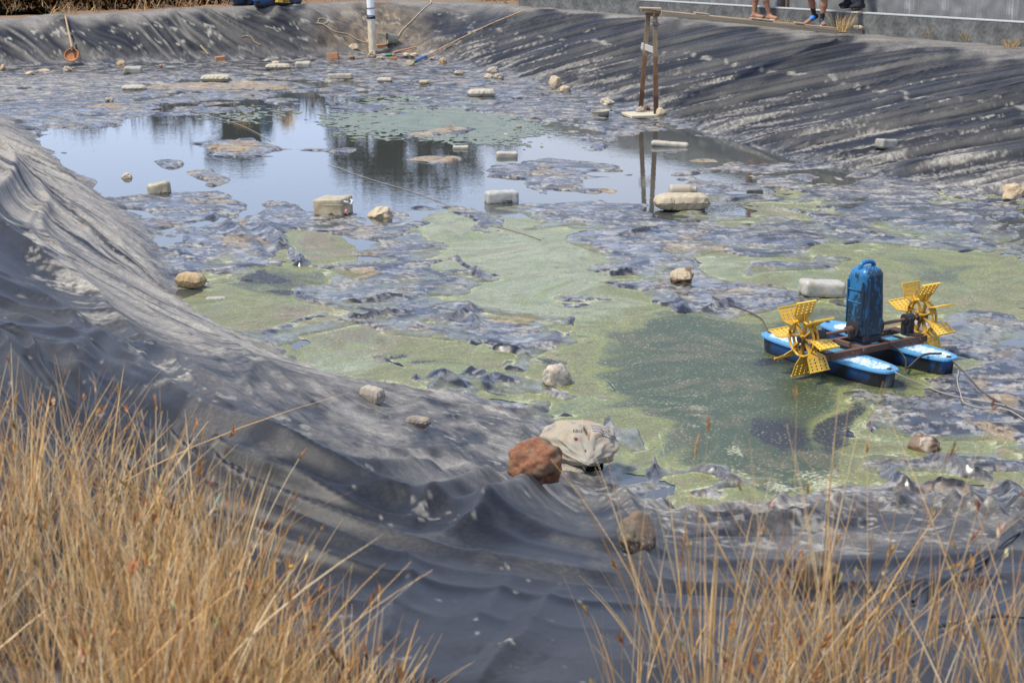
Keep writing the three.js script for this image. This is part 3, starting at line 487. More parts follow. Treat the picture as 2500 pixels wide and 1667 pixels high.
  for (let i = 0; i < R2.length - 1; i++) for (let j = 0; j < W - 1; j++) {
    const q = [i * W + j, (i + 1) * W + j, (i + 1) * W + j + 1, i * W + j + 1], v = q.map((n) => val[n]);
    if (v.every((a) => a <= 0)) continue;
    const P = [[C2[j] * R2[i], -R2[i]], [C2[j] * R2[i + 1], -R2[i + 1]], [C2[j + 1] * R2[i + 1], -R2[i + 1]], [C2[j + 1] * R2[i], -R2[i]]];
    const poly = [];
    for (let k = 0; k < 4; k++) {
      const m = (k + 1) % 4;
      if (v[k] > 0) poly.push([P[k][0], P[k][1], q[k]]);
      if ((v[k] > 0) !== (v[m] > 0)) { const f = v[k] / (v[k] - v[m]); poly.push([lerp(P[k][0], P[m][0], f), lerp(P[k][1], P[m][1], f), v[k] > 0 ? q[k] : q[m]]); }
    }
    for (let k = 1; k < poly.length - 1; k++) for (const c of [poly[0], poly[k + 1], poly[k]]) { tri.push(c[0], 0.004, c[1]); }
  }
  const g = new THREE.BufferGeometry(), uv = new Float32Array(tri.length / 3 * 2), nor = new Float32Array(tri.length);
  for (let i = 0; i < tri.length / 3; i++) { uv[i * 2] = (tri[i * 3] + 9) / 19; uv[i * 2 + 1] = (tri[i * 3 + 2] + 38) / 27.5; nor[i * 3 + 1] = 1; }
  for (let i = 0; i < tri.length; i += 9) {   // wind every triangle upwards
    const ux = tri[i + 3] - tri[i], uz = tri[i + 5] - tri[i + 2], wx = tri[i + 6] - tri[i], wz = tri[i + 8] - tri[i + 2];
    if (uz * wx - ux * wz < 0) for (let k = 0; k < 3; k++) { let t = tri[i + 3 + k]; tri[i + 3 + k] = tri[i + 6 + k]; tri[i + 6 + k] = t; }
  }
  for (let i = 0; i < tri.length / 3; i++) { uv[i * 2] = (tri[i * 3] + 9) / 19; uv[i * 2 + 1] = (tri[i * 3 + 2] + 38) / 27.5; }
  g.setAttribute('position', new THREE.Float32BufferAttribute(tri, 3)); g.setAttribute('uv', new THREE.BufferAttribute(uv, 2)); g.setAttribute('normal', new THREE.BufferAttribute(nor, 3));
  const TS = 2048, px = new Uint8Array(TS * TS * 4), toByte = (v) => { v = clamp(v, 0, 1); return Math.round(255 * (v <= 0.0031308 ? 12.92 * v : 1.055 * v ** (1 / 2.4) - 0.055)); };
  const grid = 64, near = new Uint8Array((grid + 1) ** 2);
  for (let j = 0; j < grid; j++) for (let i = 0; i < grid; i++) { let c = -1; for (const [a, b] of [[0.1, 0.1], [0.9, 0.1], [0.5, 0.5], [0.1, 0.9], [0.9, 0.9]]) c = Math.max(c, cover(-9 + 19 * (i + a) / grid, -38 + 27.5 * (j + b) / grid)); near[j * grid + i] = c > -0.35 ? 1 : 0; }
  for (let j = 0; j < TS; j++) for (let i = 0; i < TS; i++) {
    if (!near[(j >> 5) * grid + (i >> 5)]) continue;
    const c = colour(-9 + 19 * (i + 0.5) / TS, -38 + 27.5 * (j + 0.5) / TS), o = (j * TS + i) * 4;
    px[o] = toByte(c[0]); px[o + 1] = toByte(c[1]); px[o + 2] = toByte(c[2]); px[o + 3] = 255;
  }
  const map = new THREE.DataTexture(px, TS, TS); map.colorSpace = THREE.SRGBColorSpace; map.magFilter = THREE.LinearFilter; map.minFilter = THREE.LinearFilter; map.needsUpdate = true;
  const bump = dataTex(256, (u, v) => { const h = 128 + 50 * tile(u, v, 50, 71) + 40 * tile(u, v, 120, 73); return [h, h, h]; }, false);
  bump.repeat.set(21, 30);
  const m = new THREE.MeshStandardMaterial({ roughness: 0.5, map, bumpMap: bump, bumpScale: 0.003, side: THREE.DoubleSide });
  add(new THREE.Mesh(g, m), 'algae_scum', 'green and olive algae scum floating on the shallow pond water', 'algae', null, 'stuff');
}
// ---------------------------------------------------------------- materials of the loose things
const woodTex = dataTex(256, (u, v) => { const g = 0.5 + 0.5 * N2(u * 3 + 0.6 * N2(u * 2, v * 0.7), v * 26 + 2.5 * N2(u * 1.5, v * 3)); const k = 175 + 60 * g - 50 * Math.max(0, N2(u * 2, v * 60) - 0.5); return [k, k * 0.98, k * 0.95]; }, true);
const M = {
  wood: std([0.46, 0.33, 0.19], 0.85, { map: woodTex }), woodDark: std([0.2, 0.12, 0.07], 0.85, { map: woodTex }), woodPale: std([0.52, 0.42, 0.29], 0.85, { map: woodTex }),
  pvc: std([0.8, 0.8, 0.78], 0.35), pvcDirty: std([0.56, 0.47, 0.32], 0.6), black: std([0.02, 0.02, 0.022], 0.5), rust: std([0.11, 0.055, 0.035], 0.8), rope: std([0.45, 0.39, 0.28], 0.9), ropeDark: std([0.07, 0.065, 0.06], 0.85),
  bamboo: std([0.40, 0.25, 0.12], 0.6), blue: std([0.02, 0.13, 0.42], 0.5), green: std([0.05, 0.25, 0.09], 0.6), stick: std([0.3, 0.22, 0.14], 0.9), greyRope: std([0.27, 0.25, 0.22], 0.95),
};
const vmat = (rough = 0.85, more = {}) => new THREE.MeshStandardMaterial({ vertexColors: true, roughness: rough, ...more });
const stoneMat = vmat(0.88), wetStoneMat = vmat(0.42), plasticMat = vmat(0.5), sackMat = vmat(0.8);
function tint(g, f) {
  const p = g.attributes.position, n = g.attributes.normal, c = new Float32Array(p.count * 3);
  for (let i = 0; i < p.count; i++) { const k = f(p.getX(i), p.getY(i), p.getZ(i), n ? n.getY(i) : 0); c.set(k, i * 3); }
  g.setAttribute('color', new THREE.BufferAttribute(c, 3)); return g;
}
function ball(detail) { const g = new THREE.IcosahedronGeometry(1, detail); g.deleteAttribute('uv'); g.deleteAttribute('normal'); return mergeVertices(g, 1e-4); }
// a stone: an uneven, partly split boulder with mottled faces
function stoneGeo(w, h, d, seed, color, o = {}) {
  const g = ball(o.detail ?? 9), p = g.attributes.position, R = rng(seed * 7 + 3), cuts = [];
  for (let i = 0; i < (o.cuts ?? 5); i++) cuts.push([V(R() * 2 - 1, R() * 1.3 - 0.5, R() * 2 - 1).normalize(), 0.62 + 0.25 * R()]);
  for (let i = 0; i < p.count; i++) {
    const v = V(p.getX(i), p.getY(i), p.getZ(i));
    let r = 1 + (o.lump ?? 0.22) * fbm3(v.x * 0.9 + seed * 3.7, v.y * 0.9, v.z * 0.9, 2) * 2 + 0.035 * N3(v.x * 3, v.y * 3 + seed, v.z * 3) + 0.02 * N3(v.x * 11, v.y * 11, v.z * 11 + seed);
    for (const [n, k] of cuts) { const e = v.dot(n) * r; if (e > k) r *= lerp(1, k / e, 0.85); }
    v.multiplyScalar(r); if (v.y < -0.55) v.y = -0.55 + (v.y + 0.55) * 0.3;
    p.setXYZ(i, v.x, v.y, v.z);
  }
  g.computeBoundingBox(); const b = g.boundingBox, s = b.getSize(V(0, 0, 0));
  g.translate(-(b.max.x + b.min.x) / 2, -b.min.y, -(b.max.z + b.min.z) / 2).scale(w / s.x, h / s.y, d / s.z);
  g.computeVertexNormals();
  const k = 1 / Math.max(w, h);
  return tint(g, (x, y, z) => {
    const a = fbm3(x * k * 2.2 + seed, y * k * 2.2, z * k * 2.2, 3), e = N3(x * k * 14, y * k * 14, z * k * 14 + seed), e2 = N3(x * k * 34, y * k * 34 + seed, z * k * 34), v = 1 + 0.5 * a + 0.22 * e + 0.2 * e2;
    let c = color.map((q) => q * v);
    if (o.second) { const m = smoothstep(a + 0.25 * e, -0.05, 0.3); c = c.map((q, i) => lerp(q, o.second[i] * (1 + 0.2 * e), m)); }
    if (o.barnacle) { const m = smoothstep(N3(x * k * 19 + 4, y * k * 19, z * k * 19), 0.62, 0.72) * smoothstep(-y / h + 0.2 * a, -0.75, -0.2); c = c.map((q) => lerp(q, 0.42, m)); }
    if (o.tide && y < h * (o.tide + 0.08 * a)) c = c.map((q, i) => q * [0.35, 0.33, 0.24][i]);   // the wet, slimy foot below the water mark
    return c;
  });
}
const COL = { tan: [0.42, 0.31, 0.19], pale: [0.46, 0.38, 0.26], cream: [0.50, 0.43, 0.31], grey: [0.30, 0.27, 0.23], brick: [0.30, 0.15, 0.085], red: [0.235, 0.098, 0.048], brown: [0.17, 0.105, 0.06], white: [0.56, 0.51, 0.41], dark: [0.13, 0.11, 0.08] };
function groundAt(px, py) { return hit(px, py, 0.0); }
// stones: [px of the middle, py of the foot, width px, height px, colour, second colour, label, options]
const STONES = [
  [4, 171, 14, 14, 'tan', null, 'tan stone cut off by the left edge at the far bank foot'],
  [70, 184, 26, 9, 'tan', 'pale', 'low tan stone on the mud below the round skimmer basket'],
  [162, 174, 24, 13, 'cream', 'tan', 'cream stone at the water edge right under the skimmer basket'],
  [104, 175, 34, 6, 'pale', 'tan', 'flat crust of pale rubble left of the skimmer basket'],
  [292, 161, 24, 13, 'tan', 'brick', 'orange tan stone at the foot of the far bank'],
  [390, 164, 12, 6, 'brick', null, 'tiny brown stone alone at the far water edge'],
  [265, 247, 21, 10, 'grey', 'pale', 'small grey stone standing in the blue shallows on the left'],
  [650, 150, 18, 7, 'grey', 'tan', 'small grey stone just left of the two stacked white bags'],
  [671, 158, 22, 8, 'pale', 'tan', 'pale stone behind the flat white bag at the far bank'],
  [862, 121, 25, 13, 'tan', 'pale', 'round tan boulder on the slope left of the white pipe'],
  [902, 116, 22, 16, 'brick', 'tan', 'brown stone leaning against the foot of the white pipe'],
  [906, 124, 16, 10, 'tan', 'brick', 'small tan stone under the pipe end'],
  [907, 141, 21, 17, 'tan', 'pale', 'upright tan stone below the white pipe in the pond corner'],
  [858, 144, 16, 8, 'brick', 'brown', 'little reddish stone on the mud left of the pipe'],
  [928, 144, 22, 7, 'grey', 'tan', 'flat grey stone in the mud near the green rag'],
  [991, 138, 16, 9, 'pale', 'tan', 'left one of two pale stones touching in the pond corner'],
  [1009, 140, 20, 9, 'tan', 'pale', 'right one of two pale stones touching in the pond corner'],
  [1002, 161, 21, 14, 'tan', 'grey', 'tan stone beside the blue end of the bamboo pole'],
  [1055, 146, 18, 6, 'grey', 'tan', 'flat stone under the bamboo pole'],
  [1080, 155, 20, 13, 'tan', 'brick', 'round pinkish tan stone at the foot of the right bank corner'],
  [1119, 183, 24, 11, 'pale', 'dark', 'pale stone with a dark wet left side in the far mud'],
  [1203, 178, 31, 14, 'grey', 'pale', 'grey oval stone, the upper one of three close together'],
  [1192, 192, 26, 12, 'pale', 'cream', 'smooth pale stone, lower left of three close together'],
  [1217, 193, 27, 13, 'grey', 'tan', 'mottled stone, lower right of three close together'],
  [1355, 216, 31, 29, 'pale', 'tan', 'tall angular pale boulder at the foot of the right bank', { cuts: 8 }],
  [1380, 224, 30, 14, 'pale', 'tan', 'low knobbly stone right of the tall pale boulder'],
  [1484, 256, 36, 15, 'pale', 'white', 'smooth whitish oval stone up the bank from the round pan'],
  [1267, 314, 17, 9, 'brown', 'dark', 'small dark brown stone in the algae speckled water'],
  [1236, 329, 13, 7, 'pale', null, 'very small pale stone beside the dark brown one'],
  [1564, 279, 24, 20, 'grey', 'pale', 'grey stone left of the trestle leg on the base slab', { on: 0.04 }],
  [1580, 272, 16, 14, 'brick', 'brown', 'reddish stone wedged between the trestle legs', { on: 0.04 }],
  [1614, 284, 25, 20, 'pale', 'tan', 'tan stone right of the trestle leg on the base slab', { on: 0.04 }],
  [2478, 486, 62, 40, 'tan', 'pale', 'large tan block at the right edge on the bank foot', { cuts: 9 }],
  [305, 436, 31, 16, 'pale', 'grey', 'small rounded stone in open water by the left bank', { tide: 0.3 }],
  [927, 532, 66, 30, 'pale', 'tan', 'cracked yellowish lump in shallow water right of the jerrycan with the red cap', { tide: 0.16 }],
  [1667, 691, 60, 36, 'pale', 'brown', 'angular rock with a dark wet foot in green water', { cuts: 8, tide: 0.3 }],
  [1360, 943, 76, 54, 'grey', 'pale', 'big smooth grey stone alone in the olive algae', { tide: 0.13, lump: 0.12, cuts: 3 }],
  [1304, 1163, 140, 92, 'red', 'brown', 'large rust red boulder leaning against the torn white sack', { lump: 0.2, cuts: 6, detail: 20, depth: 0.75 }],
  [1557, 1347, 100, 84, 'dark', 'brown', 'round dark pebble dotted with white barnacles on the near slope', { barnacle: true, lump: 0.1, cuts: 2, detail: 16, depth: 1.1 }],
  [1996, 1443, 112, 80, 'brown', 'dark', 'brown boulder behind the dry grass at lower right', { lump: 0.16, cuts: 4, detail: 12 }],
  [2262, 1106, 80, 46, 'brown', 'dark', 'wet brown rock in the green pool at right', { wet: true, cuts: 6, detail: 12 }],
  [2330, 73, 22, 9, 'tan', 'pale', 'tan stone on the soil by the concrete wall', { soil: 1.3 }],
  [2092, 72, 16, 10, 'pale', 'tan', 'pale broken stone beside the weed clump by the wall', { soil: 1.27 }],
  [2103, 71, 12, 9, 'tan', 'pale', 'smaller broken stone right of the weed clump by the wall', { soil: 1.27 }],
];
STONES.forEach(([px, py, w, h, c1, c2, label, o = {}], i) => {
  const p = o.soil ? at(px, py, o.soil) : groundAt(px, py), k = depthScale(p);
  const W = w / k, H = h / k * 1.02, D = W * (o.depth ?? 0.8), sink = (h > 75 ? 0.24 : 0.12) * H;
  p.z -= D * 0.4; p.y = o.on !== undefined && !o.soil ? Math.max(p.y, o.on) : o.soil ? p.y : Math.max(-0.02, linerY(p.x, p.z));
  const g = stoneGeo(W, H + sink, D, i + 1, COL[c1], { ...o, second: c2 && COL[c2] });
  const m = new THREE.Mesh(g, o.wet ? wetStoneMat : stoneMat);
  m.position.set(p.x, p.y - sink, p.z); m.rotation.y = (i * 0.7) % 0.5 - 0.25;
  add(m, 'stone', label, 'stone', 'stones lying in and around the pond');
});
// bricks on the far bank foot
[[536, 149, 24, 12, 0.3, 'reddish brick at the foot of the far bank'], [812, 143, 29, 15, -0.2, 'brown brick standing on the mud left of the white pipe'], [931, 117, 24, 9, 0.25, 'orange brick between the pipe and the bucket'], [960, 147, 16, 8, 0.1, 'small red brick on the mud below the bucket']].forEach(([px, py, w, h, a, label], i) => {
  const p = groundAt(px, py), k = depthScale(p), g = new RoundedBoxGeometry(w / k, h / k, 0.11, 2, 0.012);
  const q = g.attributes.position; for (let j = 0; j < q.count; j++) q.setXYZ(j, q.getX(j) + 0.008 * N3(q.getX(j) * 30, q.getY(j) * 30, i), q.getY(j) + 0.008 * N3(q.getZ(j) * 30, q.getY(j) * 30, i + 5), q.getZ(j));
  g.computeVertexNormals(); tint(g, (x, y, z) => { const v = 1 + 0.35 * N3(x * 25, y * 25, z * 25 + i); return [0.36 * v, 0.18 * v, 0.09 * v]; });
  const m = new THREE.Mesh(g, stoneMat); m.position.set(p.x, p.y + h / k * 0.42, p.z - 0.05); m.rotation.set(0, a, 0.06);
  add(m, 'brick', label, 'brick', 'bricks in the far pond corner');
});
// ---------------------------------------------------------------- jugs, bags and other weights
function plastic(g, base, seed, h, o = {}) {
  g.computeBoundingBox(); const y0 = g.boundingBox.min.y, H = g.boundingBox.max.y - y0;
  return tint(g, (x, y, z) => {
    const a = fbm3(x * 9 + seed, y * 9, z * 9, 3), e = N3(x * 60, y * 60, z * 60 + seed), f = (y - y0) / H;
    const d = smoothstep(a + 0.25 * e, 0.0, 0.42) * 0.75, v = 0.62 + 0.28 * a + 0.12 * e;
    let c = [base[0] * v, base[1] * v, base[2] * v]; c = [lerp(c[0], 0.30, d), lerp(c[1], 0.23, d), lerp(c[2], 0.13, d)];
    const slime = smoothstep(a * 0.25 + (o.tide ?? 0.2) - f, -0.03, 0.05); return [lerp(c[0], 0.05, slime), lerp(c[1], 0.045, slime), lerp(c[2], 0.025, slime)];
  });
}
// a can lying on its side: long axis along x
function jerrycan(px, py, w, h, turn, base, label, o = {}) {
  const p = o.at ?? groundAt(px, py), k = depthScale(p), W = w / k, H = h / k, D = (o.depth ?? 0.62) * W, t = new THREE.Group();
  const g = softBox(W, H, D, Math.min(H, D) * (o.round ?? 0.26), 22); const q = g.attributes.position;
  for (let i = 0; i < q.count; i++) { const x = q.getX(i), y = q.getY(i), z = q.getZ(i), b = 1 - 0.05 * Math.cos(x / W * 9) * (o.ribs ?? 0.4); const dent = 0.05 * H * fbm3(x * 3 + w, y * 3, z * 3, 2) * 2, tp = 1 + 0.14 * (x / W) * (w % 3 - 1); q.setXYZ(i, x + dent, (y * b + dent) * tp, z * b * tp + dent); }
  g.computeVertexNormals();
  part(t, 'body', plastic(g, base, w * 0.37, H, { tide: o.tide ?? 0.14 }), plasticMat);
  if (o.cap) {
    part(t, 'cap', new THREE.CylinderGeometry(0.032, 0.032, 0.04, 16).rotateZ(Math.PI / 2).translate(W / 2 + 0.015, -H * 0.22, D * 0.28), std(o.cap, 0.5));
    part(t, 'handle', tubeOf([V(W / 2 - 0.02, H * 0.3, -D * 0.25), V(W / 2 + 0.03, H * 0.26, -D * 0.22), V(W / 2 + 0.035, H * 0.1, 0), V(W / 2 + 0.03, H * 0.26, D * 0.2), V(W / 2 - 0.02, H * 0.3, D * 0.24)], 0.014, 20, 7), part0(t).material).geometry.setAttribute('color', new THREE.Float32BufferAttribute(new Float32Array(21 * 8 * 3).fill(0.5), 3));
    part(t, 'seam', new RoundedBoxGeometry(W * 1.005, 0.006, D * 1.01, 1, 0.002).translate(0, H * 0.16, 0), std([0.42, 0.37, 0.26], 0.6));
  }
  t.position.set(p.x, Math.max(-0.01, o.at ? p.y : linerY(p.x, p.z - D * 0.3)) + H * (o.lift ?? 0.34), p.z - D * 0.42); t.rotation.set(o.rx ?? 0.05 * ((w % 5) - 2), turn, o.rz ?? 0.04 * ((w % 7) - 3));
  return add(t, o.name ?? 'jerrycan', label, o.cat ?? 'jerrycan', 'plastic cans used as weights in the pond');
}
function part0(t) { return t.children[0]; }
jerrycan(811, 524, 82, 46, -0.42, [0.60, 0.53, 0.36], 'big yellowed jerrycan with a pink cap lying in clear water', { cap: [0.55, 0.28, 0.24], depth: 0.72, round: 0.14, tide: 0.2 });
jerrycan(385, 473, 55, 33, 0.1, [0.62, 0.55, 0.38], 'rounded jerrycan with a brown tide line near the left bank', { tide: 0.2, depth: 0.8 });
const markedCan = jerrycan(1224, 496, 80, 36, 0.2, [0.64, 0.63, 0.58], 'white can with orange stains on top in the middle of the pond', { tide: 0.22, depth: 0.55 });
{ const font = await new FontLoader().loadAsync('fonts/droid/droid_sans_bold.typeface.json'), g = new TextGeometry('20', { font, size: 0.055, depth: 0.004, curveSegments: 4 }); part(markedCan, 'marking', g.translate(0.03, -0.075, 0.118), M.black); }
jerrycan(2010, 726, 106, 40, 0.16, [0.66, 0.64, 0.57], 'white flat can half hidden behind the blue motor cover', { depth: 0.6, tide: 0.1, round: 0.3 });
jerrycan(322, 180, 44, 20, 0.05, [0.50, 0.49, 0.42], 'grey white can standing in mud below the far left bank', { depth: 0.5, tide: 0.3 });
jerrycan(738, 165, 38, 16, 0.1, [0.62, 0.58, 0.47], 'box shaped white can right of the stacked bags at the far bank', { depth: 0.6, tide: 0.1 });
jerrycan(829, 193, 60, 14, 0.02, [0.66, 0.60, 0.47], 'long white can lying in the far shallows below the pipe', { depth: 0.5, tide: 0.12 });
jerrycan(1237, 384, 52, 16, 0.1, [0.68, 0.62, 0.50], 'flat white can lying in the dark tree reflection', { depth: 0.5, tide: 0.1 });
jerrycan(1124, 364, 38, 10, 0.0, [0.62, 0.57, 0.46], 'small sunken can left of the flat white one', { depth: 0.5, tide: 0.2 });
jerrycan(2166, 366, 50, 26, 0.5, [0.46, 0.46, 0.40], 'grey can resting on the right bank above the mud', { depth: 0.7, tide: 0.05 });
jerrycan(1637, 358, 92, 16, -0.1, [0.68, 0.63, 0.52], 'long thin white bottle floating below the trestle', { depth: 0.24, round: 0.45, tide: 0.1, name: 'bottle', cat: 'bottle' });
{ // bottle on its side, on top of the bag
  const p = at(1668, 511), k = depthScale(p), pts = [[0, 0], [0.040, 0.001], [0.062, 0.012], [0.066, 0.03], [0.066, 0.2], [0.06, 0.225], [0.036, 0.243], [0.036, 0.27], [0.041, 0.272], [0.041, 0.29], [0, 0.292]].map(([r, y]) => new THREE.Vector2(r * 1.05, y * 1.15));
  const t = new THREE.Group(), g = new THREE.LatheGeometry(pts, 26).rotateZ(-Math.PI / 2).translate(-0.16, 0, 0);
  part(t, 'body', plastic(g, [0.62, 0.56, 0.43], 4, 1, { tide: 0.05 }), plasticMat);
  t.position.set(p.x - 0.0, 0.205, p.z - 0.16); t.rotation.y = 0.12;
  add(t, 'bottle', 'wide mouthed bottle lying on top of the big cream bag', 'bottle', 'plastic cans used as weights in the pond');
}
function pillowGeo(W, H, D, seed, pinch = 0.35) {
  const g = new THREE.BoxGeometry(2, 2, 2, 26, 12, 20); g.deleteAttribute('uv'); g.deleteAttribute('normal'); const m = mergeVertices(g), p = m.attributes.position;
  for (let i = 0; i < p.count; i++) {
    let x = p.getX(i), y = p.getY(i), z = p.getZ(i); const e = (1 - x * x * x * x) * (1 - z * z * z * z), yy = y * (0.12 + 0.88 * Math.pow(Math.max(0, e), pinch));
    const wr = 0.08 * fbm3(x * 2 + seed, y, z * 2, 3) + 0.05 * N3(x * 6, y * 2 + seed, z * 6) * (1 - e);
    p.setXYZ(i, (x * (1 - 0.08 * z * z) + wr) * W / 2, (yy + wr * 1.6) * H / 2, (z * (1 - 0.1 * x * x) + wr) * D / 2);
  }
  m.computeVertexNormals(); return m;
}
[[1668, 514, 134, 40, 0.12, 0.56, [0.70, 0.60, 0.42], 'big cream bag in the pond with a bottle lying on it'], [523, 201, 72, 17, 0.0, 0.7, [0.68, 0.62, 0.47], 'long whitish bag on the mud below the far bank'], [323, 220, 58, 14, 0.1, 0.7, [0.66, 0.62, 0.50], 'pointed pale bag lying flat in the left shallows'], [676, 170, 60, 15, 0.0, 0.7, [0.66, 0.60, 0.46], 'white bag in front of a pale stone at the far bank'],
  [938, 201, 36, 12, 0.0, 0.8, [0.68, 0.63, 0.50], 'small pointed white bag in the far shallows'], [1035, 208, 25, 10, 0.1, 0.8, [0.66, 0.58, 0.42], 'smallest cream bag in the far mud'], [1175, 237, 66, 19, 0.15, 0.7, [0.70, 0.64, 0.52], 'bright white bag in the mud below three grey stones'], [462, 706, 74, 40, -0.5, 0.6, [0.62, 0.46, 0.25], 'yellow brown bag at the foot of the left slope'],
  [525, 732, 50, 9, 0.1, 0.5, [0.50, 0.49, 0.46], 'flat sunken white scrap of bag by the left shore'], [908, 982, 66, 44, -0.7, 0.5, [0.55, 0.49, 0.42], 'crumpled pale bag half buried in the near mud'], [1020, 1040, 60, 24, -0.4, 0.6, [0.36, 0.30, 0.25], 'muddy crumpled scrap of bag left of the red boulder']].forEach(([px, py, w, h, turn, dp, c, label], i) => {
  const p = groundAt(px, py), k = depthScale(p), W = w / k, H = h / k * 0.95, D = W * dp;
  const m = new THREE.Mesh(plastic(pillowGeo(W, H, D, i * 3.1, i === 7 ? 0.6 : 0.35), c, i * 2.3, H, { tide: 0.06 }), sackMat);
  const z = p.z - D * 0.45; m.position.set(p.x, Math.max(-0.01, linerY(p.x, z)) + H * 0.38, z); m.rotation.y = turn;
  add(m, 'bag', label, 'bag', 'sand bags holding the liner down');
});
// the white pan and the tipped bucket
{
  const p = groundAt(1468, 286), k = depthScale(p), R = 23 / k, t = new THREE.Group(), mat = plasticMat;
  const prof = [[0, 0.01], [0.8, 0.01], [0.84, 0.03], [0.94, 0.62], [1.02, 0.64], [1.02, 0.7], [0.96, 0.7], [0.9, 0.68], [0.8, 0.1], [0, 0.08]].map(([r, y]) => new THREE.Vector2(r * R, y * R));
  part(t, 'bowl', plastic(new THREE.LatheGeometry(prof, 32), [0.66, 0.62, 0.5], 3, 1, { tide: 0.05 }), mat);
  part(t, 'handle', tubeOf([V(R * 0.98, R * 0.62, 0.03), V(R * 1.2, R * 0.66, 0.03), V(R * 1.22, R * 0.66, -0.03), V(R * 0.98, R * 0.62, -0.03)], 0.008, 12, 5), M.black);
  t.position.set(p.x, 0.01, p.z - R); t.rotation.z = 0.04; add(t, 'pan', 'round white plastic pan standing in the shallows left of the trestle', 'pan');
}
{
  const p = groundAt(950, 116), k = depthScale(p), s = 30 / k, t = new THREE.Group();
  const prof = [[0, 0], [0.36, 0], [0.38, 0.02], [0.46, 0.78], [0.52, 0.8], [0.52, 0.86], [0.47, 0.86], [0.44, 0.84], [0.35, 0.05], [0, 0.05]].map(([r, y]) => new THREE.Vector2(r * s, y * s));
  part(t, 'shell', plastic(new THREE.LatheGeometry(prof, 30), [0.46, 0.44, 0.32], 8, 1, { tide: -0.2 }), plasticMat);
  part(t, 'bail', tubeOf([V(-0.5 * s, 0.8 * s, 0), V(-0.3 * s, 0.95 * s, 0.3 * s), V(0, 1.0 * s, 0.44 * s), V(0.3 * s, 0.95 * s, 0.3 * s), V(0.5 * s, 0.8 * s, 0)], 0.006, 16, 5), M.rust);
  t.position.set(p.x + 0.16, p.y + 0.17, p.z - 0.1); t.rotation.set(0.1, 0.35, Math.PI / 2 - 0.12); add(t, 'bucket', 'tipped over grey bucket beside the white pipe', 'bucket');
}
// ---------------------------------------------------------------- standpipe
{
  const p = groundAt(910, 131), k = depthScale(p), r = 9.2 / k, t = new THREE.Group(), H = 1.75;
  const g = new THREE.CylinderGeometry(r, r, H - 0.75, 28, 10, true).translate(0, 0.75 + (H - 0.75) / 2, 0), low = new THREE.CylinderGeometry(r * 1.02, r * 1.02, 0.75, 28, 14, true).translate(0, 0.375, 0);
  part(t, 'upper_pipe', g, M.pvc); 
  part(t, 'lower_pipe', tint(low, (x, y, z) => { const a = fbm3(x * 12, y * 5, z * 12, 3), d = clamp(0.62 + 0.8 * a, 0, 1); return [lerp(0.74, 0.56, d), lerp(0.71, 0.43, d), lerp(0.62, 0.25, d)]; }), vmat(0.6));
  part(t, 'rim', new THREE.TorusGeometry(r, 0.008, 6, 28).rotateX(Math.PI / 2).translate(0, H, 0), M.pvc);
  for (const [y, n] of [[1.0, 1], [0.80, 3], [0.78, 2], [0.08, 1]]) for (let i = 0; i < n; i++) part(t, 'strap', new THREE.TorusGeometry(r + 0.006, 0.009, 6, 26).rotateX(Math.PI / 2 + 0.1 * (i - 0.5)).rotateY(i).translate(0, y + i * 0.022, 0), M.black);
  t.position.set(p.x, p.y - 0.04, p.z); t.rotation.z = 0.03; add(t, 'standpipe', 'upright white plastic pipe strapped with black ties in the pond corner', 'pipe');
}
